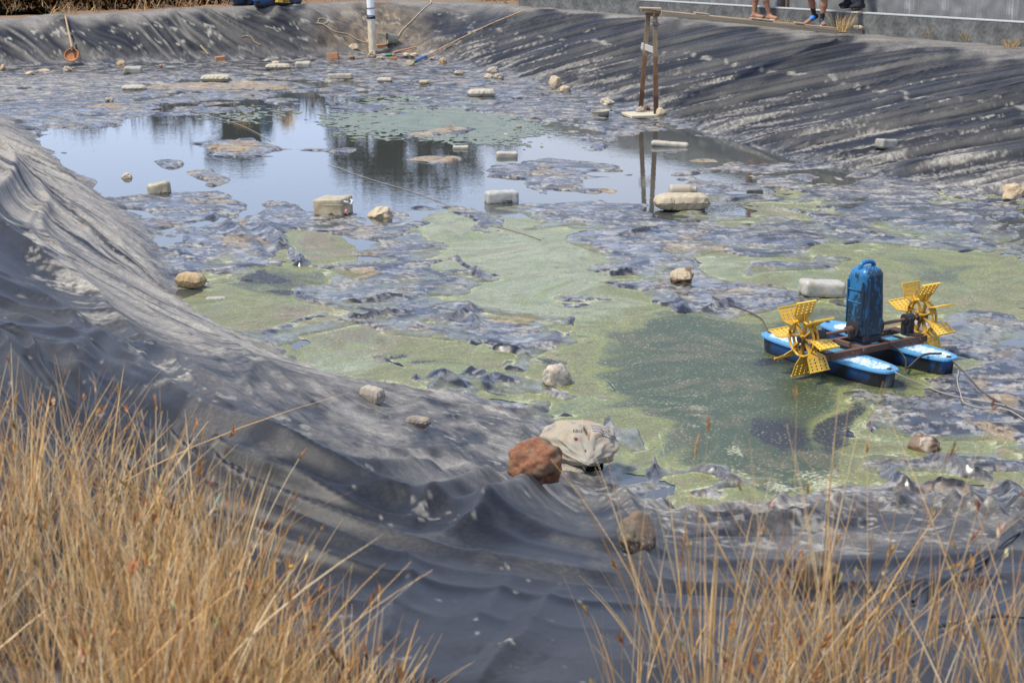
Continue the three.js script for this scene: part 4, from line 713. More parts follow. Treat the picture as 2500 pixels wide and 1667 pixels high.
// ---------------------------------------------------------------- timber trestle, walkway, post
{
  const c = groundAt(1584, 288), t = new THREE.Group(), k = depthScale(c), zc = c.z - 0.28;
  const X = (px) => (px - 1250) / k;
  const slab = part(t, 'base_slab', new RoundedBoxGeometry(0.72, 0.05, 0.5, 2, 0.012).rotateY(0.28).translate(X(1584), 0.03, zc), std([0.47, 0.42, 0.31], 0.9));
  const tideWood = (g) => tint(g, (x, y, z) => { const f = y + 0.08 * N3(x * 3, y * 2, z * 3), a = N3(x * 40, y * 3, z * 40); let c = [0.43, 0.32, 0.2]; if (f < 1.0) c = [0.3, 0.17, 0.085]; if (f < 0.62) c = [0.24, 0.135, 0.07]; if (f < 0.38) c = [0.12, 0.06, 0.035]; return c.map((v) => v * (1 + 0.25 * a)); });
  const top = 1.62;
  const seg = (a, b, w, d) => { const g = new THREE.BoxGeometry(w, 1, d, 1, 40, 1); const q = g.attributes.position; for (let i = 0; i < q.count; i++) { const f = q.getY(i) + 0.5; q.setXYZ(i, q.getX(i) + lerp(a.x, b.x, f), lerp(a.y, b.y, f), q.getZ(i) + lerp(a.z, b.z, f)); } g.computeVertexNormals(); return g; };
  const wm = vmat(0.85, { map: woodTex });
  part(t, 'leg', tideWood(seg(V(X(1568), 0.05, zc - 0.14), V(X(1583), top, zc - 0.14), 0.072, 0.06)), wm);
  part(t, 'leg', tideWood(seg(V(X(1604), 0.05, zc + 0.1), V(X(1597), top, zc + 0.1), 0.075, 0.06)), wm);
  part(t, 'brace', beam(V(X(1568), 1.12, zc - 0.18), V(X(1600), 1.06, zc + 0.06), 0.02, 0.1), std([0.42, 0.4, 0.36], 0.9));
  part(t, 'crosspiece', beam(V(X(1578), top + 0.02, zc - 0.2), V(X(1601), top + 0.02, zc + 0.16), 0.09, 0.06), M.woodDark);
  part(t, 'lashing', tubeOf([V(X(1588), top - 0.1, zc + 0.14), V(X(1606), top - 0.12, zc + 0.145), V(X(1605), top - 0.15, zc + 0.14), V(X(1590), top - 0.14, zc + 0.14)], 0.008, 20, 5), std([0.05, 0.06, 0.12], 0.7));
  add(t, 'trestle', 'weathered timber trestle with stained legs on a flat slab in the pond', 'trestle');
  // walkway boards from the trestle to the bank
  const a = V(X(1566), top + 0.075, zc - 0.02), e = at(2035, 70, 1.34), b = V(e.x, 1.34, e.z), dir = b.clone().sub(a), off = new THREE.Vector3().crossVectors(V(0, 1, 0), dir).normalize();
  const main = beam(a.clone().addScaledVector(off, -0.05), b.clone().addScaledVector(off, -0.05), 0.24, 0.05, V(0, 1, 0));
  add(new THREE.Mesh(main, M.wood), 'walkway_plank', 'long bare plank running from the trestle top to the bank', 'plank', 'planks of the walkway');
  const edge = beam(a.clone().addScaledVector(off, -0.2).add(V(0.25, -0.03, 0)), b.clone().addScaledVector(off, -0.2).add(V(0, -0.03, 0)), 0.035, 0.07, V(0, 1, 0));
  add(new THREE.Mesh(edge, M.woodPale), 'walkway_plank', 'upright edge board along the near side of the walkway', 'plank', 'planks of the walkway');
  add(new THREE.Mesh(beam(V(X(1560), top + 0.115, zc + 0.05), V(X(1612), top + 0.105, zc + 0.05), 0.2, 0.022), M.woodPale), 'walkway_plank', 'short thin board laid across the trestle top', 'plank', 'planks of the walkway');
  for (const [f0, f1, label] of [[0.26, 0.33, 'thin scrap board lying on the walkway near the trestle'], [0.55, 0.66, 'pale loose board lying on the walkway by the bare legs'], [0.78, 0.83, 'short offcut lying on the bank end of the walkway']]) add(new THREE.Mesh(beam(a.clone().lerp(b, f0).add(V(0, 0.045, 0)).addScaledVector(off, -0.1), a.clone().lerp(b, f1).add(V(0, 0.04, 0)).addScaledVector(off, -0.12), 0.16, 0.022), M.woodPale), 'walkway_plank', label, 'plank', 'planks of the walkway');
  const q = at(1913, 50, 1.24), t2 = new THREE.Group();
  part(t2, 'board', beam(V(-0.035, 0, 0), V(0.0, 2.1, 0), 0.07, 0.045), M.woodDark); part(t2, 'board', beam(V(0.03, 0, 0.05), V(0.065, 2.1, 0.05), 0.06, 0.04), M.wood);
  t2.position.set(q.x, 1.15, q.z); add(t2, 'wooden_post', 'upright post of two nailed boards behind the walkway', 'post');
}
// ---------------------------------------------------------------- concrete wall
{
  const A = at(2500, 100, 1.34), B = at(1570, 24, 1.19), run = A.clone().sub(B).setY(0).length(), d = B.clone().sub(A).setY(0).normalize(), n = V(d.z, 0, -d.x); if (n.z > 0) n.negate();
  const s = A.clone().addScaledVector(d, -14), len = 14 + run + 4.4, fall = -0.24 / run, t = new THREE.Group();
  const conc = dataTex(512, (u, v) => { const k = 150 + 26 * tile(u, v, 6, 81) + 20 * tile(u, v, 22, 85) + 10 * tile(u, v, 90, 87); return [k, k, k * 0.985]; }, true, 1 / 2.2);
  const drip = dataTex(512, (u, v) => { const st = tile(u, 0.13, 70, 91) + 0.6 * tile(u, 0.4, 160, 93), k = 158 + 18 * tile(u, v, 7, 95) + 8 * tile(u, v, 60, 99) + 34 * smoothstep(st + 0.5 * tile(u, v * 0.4, 9, 97), 0.35, 0.7) * smoothstep(tile(u, v, 4, 98), -0.2, 0.3); return [k, k, k]; }, true, 1 / 2.2);
  const mLow = std([0.36, 0.36, 0.355], 0.9, { map: conc }), mUp = std([0.48, 0.48, 0.475], 0.9, { map: drip });
  const boxAt = (h0, h1, off, thick, N = 1) => { const g = new THREE.BoxGeometry(len, h1 - h0, thick, 60, 4, 1), uv = g.attributes.uv, p = g.attributes.position; for (let i = 0; i < p.count; i++) uv.setXY(i, p.getX(i), p.getY(i) + p.getZ(i)); g.translate(len / 2, (h0 + h1) / 2, 0); for (let i = 0; i < p.count; i++) p.setY(i, p.getY(i) + (p.getX(i) - 14) * fall); const m = new THREE.Matrix4().makeBasis(d, V(0, 1, 0), new THREE.Vector3().crossVectors(d, V(0, 1, 0))); g.applyMatrix4(m); const o = s.clone().addScaledVector(n, off + thick / 2); return g.translate(o.x, 0, o.z); };
  part(t, 'plinth', boxAt(0.9, 1.62, 0, 0.34), mLow);
  part(t, 'ledge_edge', boxAt(1.612, 1.632, -0.006, 0.1), std([0.46, 0.46, 0.45], 0.85));
  part(t, 'upper_wall', boxAt(1.2, 1.99, 0.26, 0.22), mUp);
  add(t, 'concrete_wall', 'grey rendered concrete wall with a low ledge behind the right bank', 'wall');
}
// ---------------------------------------------------------------- paddle wheel aerator
const paint = {
  yellow: vmat(0.45), cover: vmat(0.38), floatSide: vmat(0.4), frame: vmat(0.8),
};
function bladePlate(y0, w0, y1, w1, holes) {
  const s = new THREE.Shape(); s.moveTo(-w0 / 2, y0); s.lineTo(w0 / 2, y0); s.lineTo(w1 / 2, y1); s.lineTo(-w1 / 2, y1); s.closePath();
  for (const [x, y, r] of holes) { const h = new THREE.Path(); h.absarc(x, y, r, 0, Math.PI * 2, true); s.holes.push(h); }
  return new THREE.ExtrudeGeometry(s, { depth: 0.006, bevelEnabled: false, curveSegments: 5 }).translate(0, 0, -0.003);
}
const paddleGeo = (() => {
  const inner = bladePlate(0.135, 0.07, 0.195, 0.19, []), holes = [];
  for (let i = 0; i < 4; i++) for (let j = 0; j < 4; j++) holes.push([-0.072 + i * 0.048, 0.018 + j * 0.026, 0.0088]);
  const outer = bladePlate(0, 0.19, 0.112, 0.205, holes).rotateX(0.42).translate(0, 0.194, 0);
  const rib = bladePlate(0, 0.012, 0.06, 0.006, []).rotateY(Math.PI / 2).translate(0, 0.14, 0.012), lip = new THREE.BoxGeometry(0.206, 0.008, 0.016).rotateX(0.42).translate(0, 0.194 + 0.112 * Math.cos(0.42), 0.112 * Math.sin(0.42));
  const gus = [-1, 1].map((q) => { const s = new THREE.Shape(); s.moveTo(0.12, 0); s.lineTo(0.2, 0); s.lineTo(0.24, 0.035); s.lineTo(0.13, 0.05); s.closePath(); return new THREE.ExtrudeGeometry(s, { depth: 0.006, bevelEnabled: false }).rotateZ(Math.PI / 2).rotateY(-Math.PI / 2).scale(1, 1, -1).translate(q * 0.03, 0, 0.0); });
  return tint(clean([inner, outer, rib, lip]), (x, y, z) => { const a = fbm3(x * 14, y * 14, z * 14, 3), e = N3(x * 90, y * 90, z * 90), d = smoothstep(a + 0.3 * e + (0.2 - y) * 1.2, 0.12, 0.5) * 0.7; return [lerp(0.74, 0.15, d), lerp(0.46, 0.08, d), lerp(0.05, 0.02, d)].map((v) => v * (1 + 0.1 * e)); });
})();
const wheelGeo = (() => {
  const list = [new THREE.CylinderGeometry(0.034, 0.034, 0.09, 20).rotateZ(Math.PI / 2)];
  for (const x of [-0.022, 0.022]) list.push(new THREE.TorusGeometry(0.142, 0.011, 8, 40).rotateY(Math.PI / 2).translate(x, 0, 0));
  for (let k = 0; k < 8; k++) list.push(new RoundedBoxGeometry(0.034, 0.12, 0.02, 1, 0.005).translate(0, 0.088, 0).rotateX(k * Math.PI / 4 + 0.2));
  return tint(clean(list), (x, y, z) => { const r = Math.hypot(y, z), a = fbm3(x * 20, y * 20, z * 20, 3), d = smoothstep(a + (0.13 - r) * 4, -0.05, 0.35) * 0.88; return [lerp(0.70, 0.09, d), lerp(0.39, 0.045, d), lerp(0.03, 0.015, d)]; });
})();
// a pontoon: keel at y = 0, deck at y = 0.2
function pontoonGeo(Lf, Wf) {
  const ring = (w, l, r, y, n = 40) => { const pts = []; for (let i = 0; i < n; i++) { const a = i / n * Math.PI * 2, c = Math.cos(a), s = Math.sin(a), e = 3.2; pts.push([Math.sign(c) * Math.abs(c) ** (2 / e) * w / 2, y, Math.sign(s) * Math.abs(s) ** (2 / e) * l / 2]); } return pts; };
  const rings = [ring(Wf * 0.5, Lf * 0.82, 0, 0), ring(Wf * 0.74, Lf * 0.9, 0, 0.012), ring(Wf * 0.86, Lf * 0.95, 0, 0.06), ring(Wf * 0.9, Lf * 0.965, 0, 0.17), ring(Wf * 1.0, Lf, 0, 0.176), ring(Wf * 1.0, Lf, 0, 0.192), ring(Wf * 0.985, Lf * 0.995, 0, 0.197)];
  const n = 40, pos = [], idx = []; rings.forEach((r) => r.forEach((p) => pos.push(...p)));
  for (let k = 0; k < rings.length - 1; k++) for (let i = 0; i < n; i++) { const a = k * n + i, b = k * n + (i + 1) % n; idx.push(a, a + n, b, b, a + n, b + n); }
  const c0 = pos.length / 3; pos.push(0, 0, 0); for (let i = 0; i < n; i++) idx.push(c0, i, (i + 1) % n);
  const g = new THREE.BufferGeometry(); g.setAttribute('position', new THREE.Float32BufferAttribute(pos, 3)); g.setIndex(idx);
  const f = g.toNonIndexed(); f.computeVertexNormals(); return { hull: f, top: ring(Wf * 0.985, Lf * 0.995, 0, 0.197) };
}
function deckTexture(seed, patch) {
  const cv = document.createElement('canvas'); cv.width = 256; cv.height = 1024; const c = cv.getContext('2d'), R = rng(seed);
  c.fillStyle = '#4f87a9'; c.fillRect(0, 0, 256, 1024);
  for (let i = 0; i < 500; i++) { c.fillStyle = `rgba(${60 + R() * 50 | 0},${120 + R() * 60 | 0},${165 + R() * 60 | 0},0.16)`; c.fillRect(R() * 256, R() * 1024, 20 + R() * 60, 6 + R() * 20); }
  for (const [y0, y1] of patch) for (let i = 0; i < 900; i++) { const y = lerp(y0, y1, R()), e = Math.min((y - y0), (y1 - y)) / 60, wd = 70 * Math.min(1, 0.35 + e); c.fillStyle = `rgba(222,226,230,${0.08 + 0.3 * R()})`; c.save(); c.translate(128 + (R() * 2 - 1) * wd, y); c.rotate(0.35); c.fillRect(-16, -5, 12 + R() * 34, 4 + R() * 12); c.restore(); }
  for (let i = 0; i < 420; i++) { c.fillStyle = `rgba(70,140,195,${0.3 + 0.5 * R()})`; c.save(); c.translate(R() * 256, R() * 1024); c.rotate(0.35); c.fillRect(0, 0, 3 + R() * 16, 2 + R() * 4); c.restore(); }
  for (let i = 0; i < 700; i++) { c.fillStyle = `rgba(70,64,50,${0.2 + 0.3 * R()})`; c.fillRect(R() * 256, R() * 1024, 2 + R() * 5, 2 + R() * 5); }
  const t = new THREE.CanvasTexture(cv); t.colorSpace = THREE.SRGBColorSpace; t.magFilter = THREE.LinearFilter; return t;
}
function aerator() {
  const t = new THREE.Group(), Lf = 1.5, Wf = 0.31;
  for (const [x, seed, patch] of [[-0.27, 3, [[60, 420], [600, 960]]], [0.39, 9, [[40, 380], [640, 760], [800, 900]]]]) {
    const { hull, top } = pontoonGeo(Lf, Wf);
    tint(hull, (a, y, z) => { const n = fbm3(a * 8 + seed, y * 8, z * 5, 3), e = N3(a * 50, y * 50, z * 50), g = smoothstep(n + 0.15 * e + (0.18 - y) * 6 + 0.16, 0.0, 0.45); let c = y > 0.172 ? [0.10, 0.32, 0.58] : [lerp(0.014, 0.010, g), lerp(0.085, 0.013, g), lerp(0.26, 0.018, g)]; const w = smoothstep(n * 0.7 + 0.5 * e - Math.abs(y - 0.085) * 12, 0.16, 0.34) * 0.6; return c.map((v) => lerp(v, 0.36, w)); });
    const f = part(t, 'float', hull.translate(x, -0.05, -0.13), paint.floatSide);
    const s = new THREE.Shape(); top.forEach(([a, , z], i) => s[i ? 'lineTo' : 'moveTo'](a, -z));
    const dg = new THREE.ShapeGeometry(s).rotateX(-Math.PI / 2), uv = dg.attributes.uv, p = dg.attributes.position; for (let i = 0; i < p.count; i++) uv.setXY(i, p.getX(i) / Wf + 0.5, p.getZ(i) / Lf + 0.5);
    const deck = part(f, 'deck', dg.translate(x, 0.147, -0.13), new THREE.MeshStandardMaterial({ map: deckTexture(seed, patch), roughness: 0.5 }));
    for (const q of [-1, 1]) part(f, 'eyelet', new THREE.TorusGeometry(0.016, 0.006, 6, 14).rotateX(Math.PI / 2).translate(x, 0.15, -0.13 + q * (Lf / 2 - 0.05)), M.black);
  }
  const rustTint = (g) => tint(g, (x, y, z) => { const a = fbm3(x * 9, y * 9, z * 9, 3), v = 1 + 0.6 * a; return [0.12 * v, 0.062 * v, 0.042 * v]; });
  for (const z of [0.15, -0.17]) { const g = clean([new THREE.BoxGeometry(1.16, 0.045, 0.006).translate(0.0, 0.182, z), new THREE.BoxGeometry(1.16, 0.006, 0.045).translate(0.0, 0.207, z - 0.02)]); part(t, 'frame_rail', rustTint(g), paint.frame); }
  for (const z of [0.156, -0.164]) for (const x of [-0.5, -0.27, 0.39, 0.5]) part(t, 'bolt', new THREE.CylinderGeometry(0.012, 0.012, 0.014, 6).rotateX(Math.PI / 2).translate(x, 0.185, z), M.rust);
  for (const x of [-0.14, 0.17]) part(t, 'cross_rail', rustTint(new THREE.BoxGeometry(0.04, 0.03, 0.36).translate(x, 0.2, -0.01)), paint.frame);
  part(t, 'gearbox', clean([new RoundedBoxGeometry(0.2, 0.16, 0.2, 2, 0.02).translate(0.02, 0.29, -0.01), new THREE.CylinderGeometry(0.07, 0.07, 0.3, 18).rotateZ(Math.PI / 2).translate(0.02, 0.33, -0.01)]), std([0.028, 0.026, 0.03], 0.6));
  { // motor cover: a rounded shell with a carrying handle
    const g = softBox(0.25, 0.6, 0.24, 0.07, 44), p = g.attributes.position;
    for (let i = 0; i < p.count; i++) { const y = p.getY(i), f = 1 - 0.1 * smoothstep(y, -0.1, 0.3); p.setXYZ(i, p.getX(i) * f, y < -0.24 ? -0.24 - (y + 0.24) * -0.85 : y, p.getZ(i) * f); }
    g.computeVertexNormals();
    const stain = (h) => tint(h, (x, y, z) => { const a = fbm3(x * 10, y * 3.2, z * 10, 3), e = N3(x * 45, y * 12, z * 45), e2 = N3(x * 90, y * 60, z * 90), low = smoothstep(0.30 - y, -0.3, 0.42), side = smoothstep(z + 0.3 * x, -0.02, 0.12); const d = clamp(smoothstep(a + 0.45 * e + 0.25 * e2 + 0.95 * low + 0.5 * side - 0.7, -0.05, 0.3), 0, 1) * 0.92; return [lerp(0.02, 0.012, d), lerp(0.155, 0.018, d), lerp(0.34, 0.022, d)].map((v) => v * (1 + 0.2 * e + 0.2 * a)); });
    const c = part(t, 'motor_cover', stain(g).translate(0.02, 0.53, -0.02), paint.cover);
    part(c, 'handle', stain(tubeOf([V(-0.075, 0.26, 0), V(-0.07, 0.315, 0), V(-0.04, 0.335, 0), V(0.04, 0.335, 0), V(0.07, 0.315, 0), V(0.075, 0.26, 0)], 0.019, 26, 10)).translate(0.02, 0.53, -0.02), paint.cover);
    for (const y of [0.12, 0.02, -0.1]) part(c, 'rib', stain(new RoundedBoxGeometry(0.02, 0.014, 0.15, 2, 0.006).translate(-0.117, y, 0)).translate(0.02, 0.53, -0.02), paint.cover);
    for (const z of [-0.085, 0.085]) part(c, 'rib', stain(new RoundedBoxGeometry(0.02, 0.36, 0.014, 2, 0.006).translate(-0.117, 0.02, z)).translate(0.02, 0.53, -0.02), paint.cover);
    part(c, 'shaft_port', new THREE.CylinderGeometry(0.055, 0.055, 0.02, 20).rotateZ(Math.PI / 2).translate(-0.108, 0.34, 0), M.black);
    part(c, 'seam', stain(new RoundedBoxGeometry(0.014, 0.5, 0.246, 2, 0.005).translate(-0.075, -0.03, 0)).translate(0.02, 0.53, -0.02), paint.cover);
  }
  for (const s of [-1, 1]) {
    part(t, 'axle', bar(V(s * 0.12, 0.33, 0), V(s * 0.7, 0.33, 0), 0.014, 0.014, 12), std([0.16, 0.075, 0.05], 0.7));
    part(t, 'coupling', new THREE.CylinderGeometry(0.03, 0.03, 0.06, 14).rotateZ(Math.PI / 2).translate(s * 0.17, 0.33, 0), M.rust);
    part(t, 'bearing_bracket', clean([new RoundedBoxGeometry(0.07, 0.16, 0.1, 2, 0.014).translate(s * 0.5, 0.27, 0), new THREE.CylinderGeometry(0.042, 0.042, 0.09, 18).rotateZ(Math.PI / 2).translate(s * 0.5, 0.335, 0), new THREE.BoxGeometry(0.09, 0.012, 0.3).translate(s * 0.5, 0.212, -0.01)]), std([0.02, 0.02, 0.022], 0.55));
    const w = part(t, 'paddle_wheel', wheelGeo, paint.yellow); w.position.set(s * 0.66, 0.33, 0); w.rotation.x = s < 0 ? -0.1 : 0.14; 
    for (let k = 0; k < 8; k++) { const b = part(w, 'paddle', paddleGeo, paint.yellow); b.rotation.x = -k * Math.PI / 4; }
    part(w, 'hub_cap', new THREE.CylinderGeometry(0.022, 0.022, 0.11, 14).rotateZ(Math.PI / 2), M.black);
  }
  return t;
}
const AER = { x: 2.867, z: -14.537, turn: 33.9 * Math.PI / 180 };
const aer = aerator(); aer.position.set(AER.x, 0, AER.z); aer.rotation.y = AER.turn;
add(aer, 'paddle_wheel_aerator', 'floating aerator with blue motor cover, two blue floats and yellow paddle wheels', 'aerator', 'pond aerators');
{
  const p = at(628, 17, 0.98), b = aerator(); b.position.set(p.x + 0.0, soilY(p.x, p.z - 0.55) + 0.06, p.z - 0.55); b.rotation.y = -0.62;
  add(b, 'paddle_wheel_aerator', 'second blue aerator parked on the far bank, cut by the top edge', 'aerator', 'pond aerators');
}
// ---------------------------------------------------------------- ropes, poles, sticks
const onGround = (px, py, up = 0.012) => { const p = hit(px, py, 0.004); p.y += up; return p; };
function rope(name, pts, r, mat, label, cat = 'rope', seg = 60) { return add(new THREE.Mesh(tubeOf(pts, r, seg, 6), mat), name, label, cat); }
const aerP = (x, y, z) => V(x, y, z).applyAxisAngle(V(0, 1, 0), AER.turn).add(V(AER.x, 0, AER.z));
rope('rope', [aerP(-0.27, 0.15, 0.58), aerP(-0.25, 0.12, 0.66), at(2265, 944, 0.03), onGround(2310, 965), onGround(2380, 980), onGround(2440, 990), onGround(2510, 1012)], 0.006, M.greyRope, 'grey mooring rope tied to the left float of the aerator');
rope('rope', [aerP(0.39, 0.15, 0.57), aerP(0.40, 0.08, 0.66), onGround(2338, 930), onGround(2345, 960), onGround(2358, 988), onGround(2400, 1000), onGround(2455, 1003), onGround(2520, 1040)], 0.006, M.greyRope, 'thick pale rope hanging from the right float of the aerator');
rope('rope', [aerP(0.39, 0.15, 0.57), at(2370, 925, 0.05), onGround(2400, 960), onGround(2440, 985), onGround(2520, 1030)], 0.006, M.ropeDark, 'thin dark rope running right from the aerator');
rope('power_cable', [aerP(0.16, 0.2, 0.16), aerP(0.2, 0.1, 0.28), aerP(0.1, 0.06, 0.4), aerP(0.22, 0.16, 0.45), aerP(0.36, 0.17, 0.52)], 0.009, M.black, 'black power cable looping between the aerator floats', 'cable');
rope('rope', [aerP(-0.27, 0.15, -0.84), at(1868, 792, 0.05), onGround(1855, 778), onGround(1800, 752), onGround(1740, 728)], 0.007, M.ropeDark, 'dark rope trailing left from the back of the aerator');
rope('floating_line', [at(430, 262, 0.012), at(500, 280, 0.012), at(580, 303, 0.012), at(660, 342, 0.012)], 0.005, M.greyRope, 'pale cord floating on the water across the aerator reflection', 'cord');
rope('floating_line', [at(800, 400, 0.012), at(900, 436, 0.012), at(1025, 473, 0.012), at(1100, 500, 0.012)], 0.004, M.greyRope, 'thin cord floating beside the dark tree reflection', 'cord');
rope('floating_line', [at(1185, 545, 0.012), onGround(1240, 562), onGround(1300, 580), onGround(1320, 588)], 0.006, std([0.2, 0.2, 0.15], 0.9), 'short dull cord lying across the pale algae', 'cord');
rope('power_cable', [onGround(2540, 1285, 0.02), onGround(2470, 1320, 0.02), onGround(2390, 1385, 0.02), onGround(2270, 1440, 0.02), onGround(2230, 1480, 0.02)], 0.008, M.black, 'black cable lying on the near slope at lower right', 'cable');
rope('power_cable', [onGround(2540, 1520, 0.02), onGround(2440, 1515, 0.02), onGround(2360, 1530, 0.02), onGround(2290, 1540, 0.02)], 0.009, M.black, 'black cable behind the grass at the right edge', 'cable');
rope('rope', [V(-1.95, 1.12, -41.8), onGround(1052, 8, 0.02), onGround(1035, 22, 0.02), onGround(1010, 48, 0.02), onGround(985, 72, 0.02), onGround(966, 98, 0.03)], 0.010, M.rope, 'thin pale rope running up the bank from the bucket');
rope('rope', [onGround(770, 58, 0.02), onGround(790, 62, 0.02), onGround(802, 70, 0.02), onGround(815, 78, 0.02), onGround(850, 86, 0.02), onGround(875, 100, 0.02), onGround(898, 108, 0.02)], 0.009, M.rope, 'pale rope trailing across the far bank to the pipe foot');
rope('rope', [onGround(775, 48, 0.02), onGround(790, 47, 0.02), onGround(800, 54, 0.02), onGround(788, 60, 0.02), onGround(776, 56, 0.02), onGround(778, 50, 0.02)], 0.008, M.rope, 'small coil of pale rope on the upper far bank');
rope('rope', [onGround(590, 92, 0.02), onGround(600, 90, 0.02), onGround(612, 93, 0.02), onGround(622, 105, 0.02), onGround(636, 112, 0.02)], 0.012, M.stick, 'brown rope lying on the dark far bank under the parked aerator');
{
  const t = new THREE.Group(), a = onGround(1040, 140, 0.03), b = onGround(1281, 31, 0.05), c = onGround(1012, 153, 0.03);
  const curve = [a, a.clone().lerp(b, 0.35).add(V(0, 0.03, 0)), a.clone().lerp(b, 0.7).add(V(0, 0.04, 0)), b];
  part(t, 'cane', tubeOf(curve, 0.013, 40, 8), M.bamboo); part(t, 'blue_sleeve', bar(c, a, 0.026, 0.024, 8), M.blue); part(t, 'green_tip', bar(c.clone().lerp(a, -0.16), c, 0.04, 0.04, 8), M.green);
  for (let k = 1; k < 9; k++) { const p = new THREE.CatmullRomCurve3(curve).getPoint(k / 9); part(t, 'node', new THREE.TorusGeometry(0.021, 0.005, 5, 10).rotateY(1.2).translate(p.x, p.y, p.z), M.bamboo); }
  add(t, 'bamboo_pole', 'long bamboo pole with a blue end lying up the right bank', 'pole');
  add(new THREE.Mesh(bar(onGround(962, 131, 0.03), onGround(1016, 119, 0.04), 0.022, 0.018), std([0.36, 0.17, 0.09], 0.8)), 'wooden_pole', 'short reddish pole lying on the mud below the bucket', 'pole');
  add(new THREE.Mesh(bar(onGround(489, 115, 0.03), onGround(507, 136, 0.03), 0.022, 0.018), M.stick), 'wooden_stick', 'short stick leaning on the far bank', 'stick');
  const g = pillowGeo(0.14, 0.05, 0.12, 6.5); const q = onGround(948, 136, 0.02); add(new THREE.Mesh(g.translate(q.x, q.y, q.z), M.green), 'rag', 'small green rag on the mud below the bucket', 'rag');
}
{ // skimmer: a round wicker scoop on a bamboo handle, leaning on the far bank
  const t = new THREE.Group(), c = onGround(171, 160, 0.0), k = depthScale(c), r = 17 / k, top = onGround(160, 47, 0.05), ctr = V(c.x, 0.20, c.z - 0.12);
  const pts = []; for (let i = 0; i <= 10; i++) { const a = i / 10 * 1.2; pts.push(new THREE.Vector2(r * Math.sin(a) / Math.sin(1.2), r * 0.5 * (1 - Math.cos(a)))); }
  const bowl = new THREE.LatheGeometry(pts, 26); const weave = dataTex(128, (u, v) => { const s = (Math.sin(u * 150) * Math.sin(v * 90) > 0 ? 1 : 0.6) * (1 - 0.4 * Math.max(0, N2(u * 9, v * 9))); return [205 * s, 140 * s, 92 * s]; }, true);
  const bm = new THREE.MeshStandardMaterial({ map: weave, roughness: 0.9, side: THREE.DoubleSide }), tilt = new THREE.Matrix4().makeRotationX(1.0);
  part(t, 'basket', bowl.applyMatrix4(tilt).translate(ctr.x, ctr.y, ctr.z - 0.05), bm);
  part(t, 'hoop', new THREE.TorusGeometry(r, 0.014, 8, 40).rotateX(Math.PI / 2).translate(0, r * 0.32, 0).applyMatrix4(tilt).translate(ctr.x, ctr.y, ctr.z - 0.05), std([0.36, 0.14, 0.06], 0.8));
  part(t, 'handle', bar(V(ctr.x + 0.03, ctr.y + r * 0.62, ctr.z - 0.02), top.clone().add(V(0, 0.02, 0.05)), 0.02, 0.017, 10), M.bamboo);
  part(t, 'binding', bar(V(ctr.x + 0.02, ctr.y + r * 0.66, ctr.z - 0.0), V(ctr.x + 0.016, ctr.y + r * 0.66 + 0.09, ctr.z - 0.06), 0.027, 0.024, 8), M.black);
  add(t, 'skimmer', 'round orange wicker skimmer with a bamboo handle against the far bank', 'skimmer');
  add(new THREE.Mesh(bar(onGround(180, 142, 0.03), onGround(182, 110, 0.05), 0.016, 0.014), M.woodPale), 'wooden_stick', 'thin grey stick standing right of the wicker skimmer', 'stick');
}
